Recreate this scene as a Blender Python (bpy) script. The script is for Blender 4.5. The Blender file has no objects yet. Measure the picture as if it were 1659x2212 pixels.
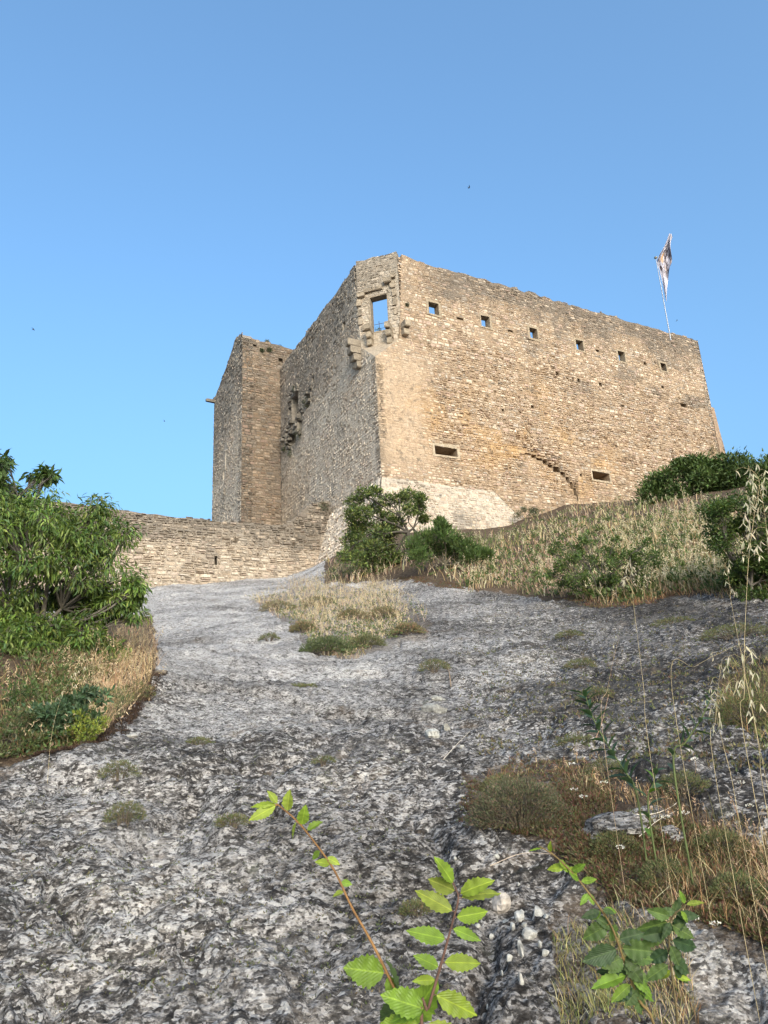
import bpy, math, random
import numpy as np
from mathutils import Vector, Matrix
rng = np.random.default_rng(7); random.seed(7)
scene = bpy.context.scene
COL = scene.collection
# ------------------------------------------------------------------ camera
PW, PH, FPX = 1659.0, 2212.0, 1597.0
PITCH, ROLL = math.radians(17.9), math.radians(-3.1)
CAM = np.array([0.0, 0.0, 1.5])
cf = np.array([0, math.cos(PITCH), math.sin(PITCH)]); _u = np.array([0, -math.sin(PITCH), math.cos(PITCH)]); _r = np.array([1.0, 0, 0])
cr = _r * math.cos(ROLL) + _u * math.sin(ROLL); cu = _u * math.cos(ROLL) - _r * math.sin(ROLL)
cam = bpy.data.objects.new('camera', bpy.data.cameras.new('camera')); COL.objects.link(cam)
cam.data.sensor_fit = 'VERTICAL'; cam.data.angle = 2 * math.atan(PH / 2 / FPX)
cam.data.clip_start = 0.05; cam.data.clip_end = 8000
cam.matrix_world = Matrix(((cr[0], cu[0], -cf[0], CAM[0]), (cr[1], cu[1], -cf[1], CAM[1]), (cr[2], cu[2], -cf[2], CAM[2]), (0, 0, 0, 1)))
scene.camera = cam
# ------------------------------------------------------------------ sky, sun, exposure
SUN_AZ, SUN_EL = math.radians(163), math.radians(18)
w = bpy.data.worlds.new('World'); scene.world = w; w.use_nodes = True
wn, wl = w.node_tree.nodes, w.node_tree.links; wn.clear()
sky = wn.new('ShaderNodeTexSky'); sky.sky_type = 'NISHITA'; sky.sun_disc = False
sky.sun_elevation = SUN_EL; sky.sun_rotation = SUN_AZ; sky.air_density = 1.0; sky.dust_density = 10.0; sky.ozone_density = 8.0; sky.altitude = 0
bg = wn.new('ShaderNodeBackground'); bg.inputs['Strength'].default_value = 0.15
wo = wn.new('ShaderNodeOutputWorld'); gmn = wn.new('ShaderNodeGamma'); gmn.inputs[1].default_value = 0.98; wl.new(sky.outputs[0], gmn.inputs[0])
tn = wn.new('ShaderNodeMix'); tn.data_type = 'RGBA'; tn.blend_type = 'MULTIPLY'; tn.inputs[0].default_value = 1.0; tn.inputs[7].default_value = (2.26, 2.05, 1.56, 1)
wl.new(gmn.outputs[0], tn.inputs[6]); wl.new(tn.outputs[2], bg.inputs['Color']); wl.new(bg.outputs[0], wo.inputs['Surface'])
sl = bpy.data.lights.new('sun', 'SUN'); sl.energy = 0.5; sl.angle = math.radians(16); sl.color = (1.0, 0.76, 0.58)
so = bpy.data.objects.new('sun', sl); COL.objects.link(so); so.location = (60, -20, 60)
SD = Vector((math.sin(SUN_AZ) * math.cos(SUN_EL), math.cos(SUN_AZ) * math.cos(SUN_EL), math.sin(SUN_EL)))
so.rotation_euler = SD.to_track_quat('Z', 'Y').to_euler()
vs = scene.view_settings; vs.view_transform = 'Standard'; vs.look = 'None'; vs.gamma = 1; vs.use_curve_mapping = False
vs.exposure = 1.16
# ------------------------------------------------------------------ pixel <-> world helpers
def rays(px, py):
    px = np.asarray(px, float)[..., None]; py = np.asarray(py, float)[..., None]
    d = cf + cr * ((px - PW / 2) / FPX) - cu * ((py - PH / 2) / FPX)
    return d / np.linalg.norm(d, axis=-1, keepdims=True)
def proj(P):
    v = np.asarray(P, float) - CAM; z = np.maximum(v @ cf, 1e-3)
    return PW / 2 + FPX * (v @ cr) / z, PH / 2 - FPX * (v @ cu) / z
def at(px, py, dist):                         # point at a horizontal distance from the eye
    d = rays(px, py); return CAM + d * (np.asarray(dist, float)[..., None] / np.hypot(d[..., 0], d[..., 1])[..., None])
def inpoly(px, py, poly):
    c = np.zeros(np.shape(px), bool); n = len(poly); j = n - 1
    for i in range(n):
        xi, yi = poly[i]; xj, yj = poly[j]
        if yi != yj: c ^= ((yi > py) != (yj > py)) & (px < (xj - xi) * (py - yi) / (yj - yi) + xi)
        j = i
    return c
# ------------------------------------------------------------------ noise
_perm = np.random.default_rng(3).permutation(256); _perm = np.concatenate([_perm, _perm, _perm])
_ang = np.random.default_rng(4).uniform(0, 2 * np.pi, 256); _gx, _gy = np.cos(_ang), np.sin(_ang)
def pn(x, y, s=0):
    x = np.asarray(x, float) + s * 17.37; y = np.asarray(y, float) + s * 9.71
    xi = np.floor(x).astype(int); yi = np.floor(y).astype(int); xf = x - xi; yf = y - yi; xi &= 255; yi &= 255
    u = xf * xf * xf * (xf * (xf * 6 - 15) + 10); v = yf * yf * yf * (yf * (yf * 6 - 15) + 10)
    def g(a, b, dx, dy):
        h = _perm[_perm[(xi + a) & 255] + ((yi + b) & 255)]; return _gx[h] * dx + _gy[h] * dy
    n00, n10, n01, n11 = g(0, 0, xf, yf), g(1, 0, xf - 1, yf), g(0, 1, xf, yf - 1), g(1, 1, xf - 1, yf - 1)
    a = n00 + u * (n10 - n00); b = n01 + u * (n11 - n01); return (a + v * (b - a)) * 1.5
def fbm(x, y, o=4, s=0, gain=.5):
    r = 0; a = 1; t = 0
    for k in range(o): r = r + a * pn(x * 2 ** k, y * 2 ** k, s + k * 3); t += a; a *= gain
    return r / t
def worley(x, y, s=0):
    x = np.asarray(x, float) + s * 7.3; y = np.asarray(y, float) + s * 3.9
    xi = np.floor(x).astype(int); yi = np.floor(y).astype(int); f1 = np.full(x.shape, 9.0); f2 = f1.copy()
    for a in (-1, 0, 1):
        for b in (-1, 0, 1):
            cx, cy = xi + a, yi + b; h = _perm[_perm[cx & 255] + (cy & 255)]
            d = np.hypot(cx + .5 + .48 * _gx[h] - x, cy + .5 + .48 * _gy[h] - y)
            f2 = np.minimum(f2, np.maximum(f1, d)); f1 = np.minimum(f1, d)
    return f1, f2
def sst(a, b, x):
    t = np.clip((x - a) / (b - a), 0, 1); return t * t * (3 - 2 * t)
def mixc(a, b, t): return np.asarray(a) * (1 - np.asarray(t)[..., None]) + np.asarray(b) * np.asarray(t)[..., None]
# ------------------------------------------------------------------ object helpers
class MB:
    def __init__(s): s.v = []; s.f = []; s.c = []; s.uv = []; s.n = 0
    def add(s, v, f, c):
        v = np.asarray(v, float).reshape(-1, 3); f = np.asarray(f, int); f = f.reshape(-1, f.shape[-1])
        s.v.append(v); s.f.append(f + s.n); c = np.asarray(c, float); s.c.append(np.broadcast_to(c, (len(f), 3)) if c.ndim == 1 else c.reshape(-1, 3)); s.n += len(v)
    def mesh(s, name, mat, smooth=False):
        v = np.concatenate(s.v); me = bpy.data.meshes.new(name); me.vertices.add(len(v)); me.vertices.foreach_set('co', v.ravel())
        L = np.concatenate([f.ravel() for f in s.f]); cnt = np.concatenate([np.full(len(f), f.shape[1]) for f in s.f])
        me.loops.add(len(L)); me.loops.foreach_set('vertex_index', L.astype(np.int32)); me.polygons.add(len(cnt))
        me.polygons.foreach_set('loop_start', np.concatenate([[0], np.cumsum(cnt)[:-1]]).astype(np.int32))
        me.polygons.foreach_set('use_smooth', np.full(len(cnt), smooth))
        me.update(calc_edges=True); me.validate()
        c = np.concatenate(s.c)
        if len(me.polygons) == len(c):
            a = me.attributes.new('col', 'FLOAT_COLOR', 'FACE'); a.data.foreach_set('color', np.concatenate([c, np.ones((len(c), 1))], 1).astype(np.float32).ravel())
        me.materials.append(mat); return me
    def build(s, name, mat, parent=None, kind=None, smooth=False):
        o = bpy.data.objects.new(name, s.mesh(name, mat, smooth)); COL.objects.link(o); own(o, parent)
        if kind: o['kind'] = kind
        return o
def world_loc(o):
    p = Vector((0, 0, 0))
    while o is not None:
        p = p + o.location; o = o.parent
    return p
def own(o, parent):
    if parent is not None:
        o.parent = parent; o.matrix_parent_inverse = Matrix.Translation(-Vector(parent.get('base', (0, 0, 0))))
def tag(o, label, cat, group=None, kind=None):
    o['label'] = label; o['category'] = cat
    if group: o['group'] = group
    if kind: o['kind'] = kind
    return o
def thing(name, label, cat, loc, group=None):
    o = bpy.data.objects.new(name, None); COL.objects.link(o); o.location = Vector(loc); o['base'] = tuple(float(t) for t in loc); o.empty_display_size = .1
    return tag(o, label, cat, group)
# ------------------------------------------------------------------ materials
def mat(name):
    m = bpy.data.materials.new(name); m.use_nodes = True; nt = m.node_tree; return m, nt, nt.nodes['Principled BSDF']
def N(nt, t, **kw):
    n = nt.nodes.new(t)
    for k, v in kw.items():
        if k.startswith('i_'): n.inputs[k[2:].replace('_', ' ')].default_value = v
        else: setattr(n, k, v)
    return n
def ramp(nt, fac, stops, interp='LINEAR'):
    r = N(nt, 'ShaderNodeValToRGB'); r.color_ramp.interpolation = interp; e = r.color_ramp.elements
    while len(e) < len(stops): e.new(.5)
    for i, (p, c) in enumerate(stops): e[i].position = p; e[i].color = (*c, 1) if len(c) == 3 else c
    nt.links.new(fac, r.inputs[0]); return r.outputs[0]
def g(v): return (v, v, v)
def mixn(nt, fac, a, b, mode='MIX'):
    m = N(nt, 'ShaderNodeMix', data_type='RGBA', blend_type=mode)
    for s, x in ((m.inputs[0], fac), (m.inputs[6], a), (m.inputs[7], b)):
        if hasattr(x, 'is_linked') or isinstance(x, bpy.types.NodeSocket): nt.links.new(x, s)
        elif isinstance(x, (int, float)): s.default_value = x
        else: s.default_value = (*x, 1)
    return m.outputs[2]
def noise(nt, vec, scale, detail=4, rough=.55, dist=0.0):
    n = N(nt, 'ShaderNodeTexNoise', i_Scale=scale, i_Detail=detail, i_Roughness=rough, i_Distortion=dist); nt.links.new(vec, n.inputs['Vector']); return n.outputs['Fac']
def bump(nt, bs, h, strength, dist, prev=None):
    b = N(nt, 'ShaderNodeBump', i_Strength=strength, i_Distance=dist); nt.links.new(h, b.inputs['Height'])
    if prev is not None: nt.links.new(prev, b.inputs['Normal'])
    nt.links.new(b.outputs[0], bs.inputs['Normal']); return b.outputs[0]
def pos(nt): return N(nt, 'ShaderNodeNewGeometry').outputs['Position']
def stone_mat():
    m, nt, bs = mat('weathered_stone'); p = pos(nt); a = N(nt, 'ShaderNodeAttribute', attribute_name='col').outputs['Color']
    c = mixn(nt, 1.0, a, ramp(nt, noise(nt, p, 5, 6, .65), [(.25, g(.62)), (.5, g(1.0)), (.75, g(1.25))]), 'MULTIPLY')
    c = mixn(nt, 1.0, c, ramp(nt, noise(nt, p, 22, 4, .6), [(.3, g(.7)), (.6, g(1.12))]), 'MULTIPLY')
    sp = ramp(nt, noise(nt, p, 2.2, 8, .7), [(.56, g(0)), (.68, g(.75))])
    c = mixn(nt, sp, c, (.115, .10, .085)); c = mixn(nt, 1.0, c, (.83, .80, .80), 'MULTIPLY')
    nt.links.new(c, bs.inputs['Base Color']); bs.inputs['Roughness'].default_value = .95; bs.inputs['Specular IOR Level'].default_value = .15
    b = bump(nt, bs, noise(nt, p, 9, 6, .65), .8, .05); bump(nt, bs, noise(nt, p, 40, 3), .5, .012, b); return m
def rock_mat():
    m, nt, bs = mat('lichen_rock'); p = pos(nt); L = nt.links
    warp = N(nt, 'ShaderNodeTexNoise', i_Scale=7.0, i_Detail=3.0); L.new(p, warp.inputs['Vector'])
    wv = N(nt, 'ShaderNodeVectorMath', operation='MULTIPLY_ADD'); L.new(warp.outputs['Color'], wv.inputs[0]); wv.inputs[1].default_value = (.03, .03, .03); L.new(p, wv.inputs[2]); q = wv.outputs[0]
    blk = N(nt, 'ShaderNodeAttribute', attribute_name='blk').outputs['Fac']
    st = N(nt, 'ShaderNodeVectorMath', operation='MULTIPLY'); L.new(q, st.inputs[0]); st.inputs[1].default_value = (.68, 1.0, 1.25); q = st.outputs[0]
    def bias(f, k, fac):
        ad = N(nt, 'ShaderNodeMath', operation='MULTIPLY_ADD'); L.new(fac, ad.inputs[0]); ad.inputs[1].default_value = k; L.new(f, ad.inputs[2]); return ad.outputs[0]
    n1 = noise(nt, q, 13, 12, .74)
    c = ramp(nt, bias(n1, -.10, blk), [(.35, (.05, .044, .039)), (.42, (.12, .107, .095)), (.46, (.24, .215, .19)), (.50, (.45, .405, .36)), (.55, (.66, .61, .55)), (.64, (.76, .71, .65))])
    for sc, lo, hi, col, am in ((26, .55, .60, (.60, .55, .50), .8), (60, .57, .62, (.68, .63, .58), .75)):
        c = mixn(nt, ramp(nt, bias(noise(nt, q, sc, 4, .6), -.05, blk), [(lo, g(0)), (hi, g(am))]), c, col)
    for sc, lo, hi, col, am in ((19, .555, .63, (.06, .052, .046), .6), (34, .56, .61, (.035, .03, .027), .9)):
        c = mixn(nt, ramp(nt, bias(noise(nt, q, sc, 5, .65), .07, blk), [(lo, g(0)), (hi, g(am))]), c, col)
    def cells(sc):
        v = N(nt, 'ShaderNodeTexVoronoi', i_Scale=sc, i_Randomness=1.0); L.new(q, v.inputs['Vector']); sp = N(nt, 'ShaderNodeSeparateColor'); L.new(v.outputs['Color'], sp.inputs[0]); return v.outputs['Distance'], sp.outputs[0]
    c = mixn(nt, ramp(nt, noise(nt, p, 1.3, 5, .6), [(.52, g(0)), (.64, g(.35))]), c, ramp(nt, noise(nt, q, 14, 6, .65), [(.3, (.22, .195, .17)), (.6, (.42, .38, .335))]))
    v1, r1 = cells(48); v2, r2 = cells(105)
    c = mixn(nt, 1.0, c, ramp(nt, r1, [(0, g(.76)), (.5, g(1)), (1, g(1.18))]), 'MULTIPLY'); c = mixn(nt, 1.0, c, ramp(nt, r2, [(0, g(.66)), (.5, g(1)), (1, g(1.28))]), 'MULTIPLY')
    c = mixn(nt, ramp(nt, bias(r1, -.2, blk), [(.83, g(0)), (.86, g(.75))]), c, (.68, .63, .57)); c = mixn(nt, ramp(nt, bias(r2, .12, blk), [(.84, g(0)), (.87, g(.8))]), c, (.05, .043, .038))
    c = mixn(nt, ramp(nt, noise(nt, p, 3.1, 6, .7), [(.56, g(0)), (.68, g(.5))]), c, (.25, .185, .13))
    c = mixn(nt, ramp(nt, noise(nt, p, 5.3, 6, .7), [(.60, g(0)), (.72, g(.45))]), c, (.125, .14, .085))
    soil = N(nt, 'ShaderNodeAttribute', attribute_name='soil').outputs['Fac']
    sc_ = ramp(nt, noise(nt, p, 12, 6, .7), [(.3, (.045, .03, .022)), (.5, (.10, .068, .046)), (.7, (.20, .14, .09))])
    c = mixn(nt, 1.0, c, ramp(nt, noise(nt, p, .75, 4, .6), [(.36, (.66, .65, .64)), (.5, g(1.0)), (.66, (1.16, 1.15, 1.12))]), 'MULTIPLY')
    c = mixn(nt, soil, mixn(nt, 1.0, c, (.83, .83, .88), 'MULTIPLY'), sc_)
    L.new(c, bs.inputs['Base Color']); bs.inputs['Roughness'].default_value = .95; bs.inputs['Specular IOR Level'].default_value = .15
    b = bump(nt, bs, noise(nt, q, 24, 8, .72), 1.0, .05); b = bump(nt, bs, v1, .55, -.022, b); bump(nt, bs, v2, .5, -.01, b); return m
def leaf_mat(name, trans=.3, rough=.5, veins=False, grain=14):
    m, nt, bs = mat(name); L = nt.links; a = N(nt, 'ShaderNodeAttribute', attribute_name='col').outputs['Color']
    c = mixn(nt, 1.0, a, ramp(nt, noise(nt, pos(nt), grain, 4), [(.3, g(.7)), (.7, g(1.25))]), 'MULTIPLY')
    if veins:
        uv = N(nt, 'ShaderNodeAttribute', attribute_name='leafuv').outputs['Vector']; sx = N(nt, 'ShaderNodeSeparateXYZ'); L.new(uv, sx.inputs[0])
        ab = N(nt, 'ShaderNodeMath', operation='ABSOLUTE'); L.new(sx.outputs[1], ab.inputs[0])
        k = N(nt, 'ShaderNodeMath', operation='MULTIPLY_ADD'); L.new(ab.outputs[0], k.inputs[0]); k.inputs[1].default_value = -.55; L.new(sx.outputs[0], k.inputs[2])
        f = N(nt, 'ShaderNodeMath', operation='MULTIPLY'); L.new(k.outputs[0], f.inputs[0]); f.inputs[1].default_value = 9.0
        fr = N(nt, 'ShaderNodeMath', operation='PINGPONG'); L.new(f.outputs[0], fr.inputs[0]); fr.inputs[1].default_value = .5
        mid = ramp(nt, ab.outputs[0], [(.02, g(1)), (.07, g(0))]); ve = ramp(nt, fr.outputs[0], [(.0, g(.8)), (.13, g(0))])
        c = mixn(nt, ve, c, mixn(nt, 1.0, c, (1.22, 1.2, 1.12), 'MULTIPLY')); c = mixn(nt, mid, c, mixn(nt, 1.0, c, (1.55, 1.45, 1.3), 'MULTIPLY'))
        bump(nt, bs, fr.outputs[0], .4, .003)
    L.new(c, bs.inputs['Base Color']); bs.inputs['Roughness'].default_value = rough; bs.inputs['Specular IOR Level'].default_value = .3
    t = N(nt, 'ShaderNodeBsdfTranslucent'); L.new(mixn(nt, 1.0, c, (1.25, 1.2, .6), 'MULTIPLY'), t.inputs['Color'])
    ms = N(nt, 'ShaderNodeMixShader'); ms.inputs[0].default_value = trans; L.new(bs.outputs[0], ms.inputs[1]); L.new(t.outputs[0], ms.inputs[2])
    L.new(ms.outputs[0], nt.nodes['Material Output'].inputs['Surface']); return m
def plain_mat(name, rough=.8, metal=0.0, grain=30, amp=.3):
    m, nt, bs = mat(name); a = N(nt, 'ShaderNodeAttribute', attribute_name='col').outputs['Color']
    n = noise(nt, pos(nt), grain, 5, .6); c = mixn(nt, 1.0, a, ramp(nt, n, [(.3, g(1 - amp)), (.7, g(1 + amp))]), 'MULTIPLY')
    nt.links.new(c, bs.inputs['Base Color']); bs.inputs['Roughness'].default_value = rough; bs.inputs['Metallic'].default_value = metal
    bump(nt, bs, n, .4, .01); return m
M_STONE, M_ROCK = stone_mat(), rock_mat()
M_LEAF = leaf_mat('leaf_green', .3, .45); M_BIG = leaf_mat('serrated_leaf', .4, .42, True, 60); M_DRY = leaf_mat('dry_grass', .3, .8); M_NEEDLE = leaf_mat('evergreen_foliage', .15, .6)
M_BARK = plain_mat('bark', .9, 0, 40, .4); M_METAL = plain_mat('painted_steel', .5, .6, 20, .1); M_BIRD = plain_mat('feathers', .7)
# ------------------------------------------------------------------ terrain height
_dk = np.array([0, 1.5, 3, 6, 10, 15, 20, 25, 30, 38, 45, 55, 70, 95, 130], float)
_ak = np.array([-75, -30, -18, -8, -1, 5, 10, 14.5, 20, 27, 35, 75], float)
_sl = [0, .38, .77, 1.53, 2.56]
_zk = np.array([_sl + [3.7, 4.9, 6.1, 7.3, 9.3, 11, 12, 12, 4, -3], _sl + [3.7, 4.9, 6.1, 7.3, 9.3, 11, 12, 12, 4, -3], _sl + [3.8, 5.05, 6.3, 7.6, 9.65, 11.45, 12.5, 13, 6, -3],
    _sl + [3.95, 5.3, 6.6, 8.0, 10.1, 12.0, 13, 14, 6, -3], _sl + [3.95, 5.5, 7.0, 9.2, 12.5, 13.5, 14, 15, 6, -3], _sl + [4.0, 5.5, 7.6, 9.8, 12.6, 14, 15, 15, 6, -3],
    _sl + [3.95, 5.3, 7.3, 9.2, 12.2, 14.6, 16, 16, 6, -3], _sl + [3.85, 5.5, 7.7, 9.8, 12.9, 15.4, 17, 17, 6, -3], _sl + [3.8, 5.6, 7.7, 9.7, 12.7, 15, 17.4, 17, 6, -3],
    _sl + [3.8, 6, 8.1, 10, 12.8, 15, 17.3, 17, 6, -3], _sl + [3.8, 6, 8.1, 10, 12.8, 15, 17, 16, 6, -3], _sl + [3.8, 5.5, 7, 8, 9.5, 10, 10, 9, 3, -3]])
def ground_z(x, y):
    x = np.asarray(x, float); y = np.asarray(y, float); d = np.hypot(x, y); a = np.degrees(np.arctan2(x, y))
    tab = np.stack([np.interp(d, _dk, z) for z in _zk]); k = np.clip(np.searchsorted(_ak, a) - 1, 0, len(_ak) - 2)
    t = np.clip((a - _ak[k]) / (_ak[k + 1] - _ak[k]), 0, 1); idx = np.indices(d.shape)
    z = tab[(k, *idx)] * (1 - t) + tab[(k + 1, *idx)] * t
    z = z + .70 * np.exp(-(((x + 4.3) / 1.7) ** 2 + ((y - 8.3) / 2.3) ** 2))            # soil hump under the left tree
    z = z + .16 * np.exp(-(((x - 1.75) / .8) ** 2 + ((y - 4.5) / .75) ** 2))            # mound with thyme and sedum
    fade = sst(.5, 2, d)
    z = z + fade * (.16 * fbm(x * .33, y * .33, 2, 1) + .085 * fbm(x * .95, y * .75, 3, 5) * sst(40, 8, d))
    return z
SURF = {}
def surf_z(x, y):
    """Height of the finished rock surface, read from its own grid."""
    if not SURF: return ground_z(x, y)
    d = np.hypot(x, y); a = np.degrees(np.arctan2(x, y)); D, A, Z = SURF['d'], SURF['a'], SURF['z']
    i = np.clip(np.searchsorted(D, d) - 1, 0, len(D) - 2); j = np.clip(np.searchsorted(A, a) - 1, 0, len(A) - 2); u = np.clip((d - D[i]) / (D[i + 1] - D[i]), 0, 1); v = np.clip((a - A[j]) / (A[j + 1] - A[j]), 0, 1)
    return (Z[i, j] * (1 - u) + Z[i + 1, j] * u) * (1 - v) + (Z[i, j + 1] * (1 - u) + Z[i + 1, j + 1] * u) * v
def on_ground(px, py):
    d = rays(px, py); d = d.reshape(-1, 3); hx = np.hypot(d[:, 0], d[:, 1]); T = np.geomspace(1.2, 75, 160)
    best = np.full(len(d), 60.0); done = np.zeros(len(d), bool); pt = np.full(len(d), 1.0); pg = np.full(len(d), 1.0)
    for t in T:
        s = t / hx; P = CAM + d * s[:, None]; gp = P[:, 2] - ground_z(P[:, 0], P[:, 1]); hit = (~done) & (gp < 0)
        if hit.any():
            f = pg[hit] / np.maximum(pg[hit] - gp[hit], 1e-6); best[hit] = pt[hit] + f * (t - pt[hit]); done |= hit
        pt[:] = t; pg = np.where(done, pg, gp)
    P = CAM + d * (best / hx)[:, None]; P[:, 2] = surf_z(P[:, 0], P[:, 1]); return P
def gp(px, py): return on_ground([px], [py])[0]
def sample_poly(poly, n, r=rng, jag=14, thin=.0):
    """Points on the ground inside an outline with an uneven edge, thinned in patches."""
    poly = np.array(poly, float); lo, hi = poly.min(0) - jag, poly.max(0) + jag; X = []; Q = []; c = 0
    for _ in range(12):
        if c >= n: break
        q = r.uniform(lo, hi, (n * 2, 2)); q = q[inpoly(q[:, 0], q[:, 1], [tuple(t) for t in poly * 1.0]) | inpoly(q[:, 0], q[:, 1] + jag, poly) | inpoly(q[:, 0], q[:, 1] - jag, poly) | inpoly(q[:, 0] + jag, q[:, 1], poly) | inpoly(q[:, 0] - jag, q[:, 1], poly)]
        P = on_ground(q[:, 0], q[:, 1]); k = np.clip(8 / np.hypot(P[:, 0], P[:, 1]), .3, 3) * 1.2; a, b = fbm(P[:, 0] * k, P[:, 1] * k, 3, 121), fbm(P[:, 0] * k, P[:, 1] * k, 3, 131)
        ok = inpoly(q[:, 0] + jag * 2 * a, q[:, 1] + jag * 2 * b, poly)
        if thin: ok &= r.random(len(q)) > thin * sst(-.05, .3, fbm(P[:, 0] * k * .8, P[:, 1] * k * .8, 3, 141))
        X.append(P[ok]); Q.append(q[ok]); c += ok.sum()
    return np.concatenate(Q)[:n], np.concatenate(X)[:n]
# vegetation zones on the ground, as outlines of where the soil lies
Z_BANK = [(700, 1262), (880, 1255), (1010, 1272), (1130, 1290), (1250, 1302), (1400, 1300), (1500, 1285), (1659, 1275), (1800, 1270), (1800, 900), (700, 900)]
Z_MID = [(535, 1300), (590, 1285), (680, 1262), (760, 1268), (850, 1290), (935, 1345), (920, 1385), (820, 1405), (730, 1430), (665, 1415), (640, 1370), (590, 1330)]
Z_LEFT = [(-300, 1350), (330, 1330), (345, 1440), (320, 1500), (270, 1560), (180, 1625), (60, 1640), (-40, 1650), (-300, 1660)]
Z_RIGHT = [(1000, 1770), (1015, 1690), (1100, 1655), (1230, 1640), (1320, 1660), (1400, 1700), (1480, 1760), (1560, 1800), (1680, 1830), (1700, 2130), (1600, 2100), (1480, 2000), (1380, 1960), (1260, 1920), (1180, 1850), (1060, 1820)]
Z_EDGE = [(1560, 1480), (1700, 1440), (1700, 1600), (1560, 1560)]
Z_LOW = [(1180, 2020), (1330, 1960), (1480, 2030), (1520, 2230), (1200, 2230)]
ZONES = [(Z_BANK, 1.0), (Z_MID, .45), (Z_LEFT, 1.0), (Z_RIGHT, .7), (Z_EDGE, .9), (Z_LOW, .45)]
def make_terrain():
    d = [.05, .4, .8, 1.1, 1.3, 1.5]
    while d[-1] < 62: d.append(d[-1] + min(d[-1] ** 2 / 1.5 * .00155, .16))
    d = np.array(d + [64, 67, 70, 76, 84, 95, 110, 130]); a = np.concatenate([np.arange(-75, -31, 1.5), np.arange(-31, 31.01, .088), np.arange(32.5, 76, 1.5)])
    A, D = np.meshgrid(np.radians(a), d); x, y = (np.sin(A) * D).ravel(), (np.cos(A) * D).ravel(); z = ground_z(x, y); px, py = proj(np.stack([x, y, z], 1))
    dd = D.ravel(); soil = np.zeros(len(x)); jx = px + 22 * fbm(x * 1.6, y * 1.6, 3, 21) * np.clip(8 / dd, .5, 3); jy = py + 16 * fbm(x * 1.6, y * 1.6, 3, 31) * np.clip(8 / dd, .5, 3)
    for poly, k in ZONES: soil = np.maximum(soil, inpoly(jx, jy, poly) * k)
    soil[dd > 60] = 1
    # rock relief: rounded lumps with pits between them, then fine grain
    wx = x + .10 * fbm(x * 3, y * 3, 2, 41); wy = y + .10 * fbm(x * 3, y * 3, 2, 47)
    k = sst(.9, 2.2, dd) * (1 - .7 * soil)
    f1, f2 = worley(wx * 2.6, wy * 1.9, 1); near = 1 + .9 * sst(7.5, 3.5, dd); r = .050 * near * (.55 - f1 ** 1.3)
    f1, f2 = worley(wx * 6.5, wy * 5.0, 2); r += .030 * near * (.5 - f1) * (1 + fbm(x * .8, y * .8, 2, 77))
    f1, f2 = worley(wx * .8 + .3 * fbm(x, y, 2, 191), wy * 1.25 + .3 * fbm(x, y, 2, 193), 9); r += (.10 * (.5 - f1) - .045 * sst(.14, 0, f2 - f1)) * sst(10, 4, dd)
    r += .020 * np.abs(fbm(wx * 5, wy * 5, 3, 53)) + .020 * fbm(wx * 14, wy * 14, 2, 59)
    f1, f2 = worley(wx * 17, wy * 14, 3); r += .018 * (.5 - f1); f1, f2 = worley(wx * 38, wy * 34, 5); r += .009 * (.5 - f1) * sst(9, 6, dd)
    r += .008 * pn(wx * 42, wy * 42, 61)
    cr_ = sst(.035, .0, np.abs(fbm(wx * .55, wy * .8, 3, 71))) ; r -= .06 * cr_ * sst(.0, .25, fbm(x * .7, y * .7, 2, 73) + .1)
    cr_ = sst(.07, .0, np.abs(fbm(wx * .30 + wy * .1, wy * 1.0 - wx * .2, 3, 171))) ; r -= .055 * cr_ * sst(.0, .2, fbm(x * .5, y * .5, 2, 173) + .08)
    sl_ = (wy * .8 + wx * .25 + 1.1 * fbm(x * .35, y * .35, 3, 175)) * .9; sl_ = sl_ - np.floor(sl_); r += .10 * (1 - sl_) * sst(0, .08, sl_) * sst(-.1, .25, fbm(x * .4, y * .4, 2, 177)) * sst(22, 8, dd)
    far = sst(6, 30, dd); r = r * (1 + .6 * far) + .10 * far * (1 - soil) * (np.abs(fbm(x * .9, y * 1.5, 3, 83)) - .2) 
    z = z + r * k
    SURF.update(d=d, a=a, z=z.reshape(len(d), len(a)))
    nr, nc = len(d), len(a); I = np.arange(nr * nc).reshape(nr, nc); f = np.stack([I[:-1, :-1], I[:-1, 1:], I[1:, 1:], I[1:, :-1]], -1).reshape(-1, 4)[:, ::-1]
    m = MB(); m.add(np.stack([x, y, z], 1), f, (.3, .3, .3)); o = m.build('rock_slope', M_ROCK, None, 'structure', True)
    at_ = o.data.attributes.new('soil', 'FLOAT', 'POINT'); at_.data.foreach_set('value', soil.astype(np.float32))
    blk = .45 * sst(-.12, .35, fbm(x * .42, y * .5, 3, 101)) + .5 * sst(6, 15, np.degrees(np.arctan2(x, y)) + 7 * fbm(x * .5, y * .5, 2, 103)) * sst(2.5, 5, dd) + 0.45 * sst(7.0, 1.8, dd) * (.1 + 1.0 * fbm(x * .8, y * .8, 3, 107)) - .5 * sst(3.5, 13, dd) * sst(4, -4, np.degrees(np.arctan2(x, y)))
    at_ = o.data.attributes.new('blk', 'FLOAT', 'POINT'); at_.data.foreach_set('value', np.clip(blk, -.4, 1.2).astype(np.float32)); return o
make_terrain()
m = MB(); th = np.linspace(0, 2 * np.pi, 65)[:-1]; rr = [0, 20, 100, 500, 3000]
vv = [(0, 0, -1.2)] + [(r * math.cos(t), r * math.sin(t), -1.2 - (r > 50) * 2) for r in rr[1:] for t in th]
m.add(vv, [(0, 1 + i, 1 + (i + 1) % 64) for i in range(64)], (.2, .2, .15)); m.add(vv, [(1 + k * 64 + i, 1 + (k + 1) * 64 + i, 1 + (k + 1) * 64 + (i + 1) % 64, 1 + k * 64 + (i + 1) % 64) for k in range(3) for i in range(64)], (.2, .2, .15))
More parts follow.
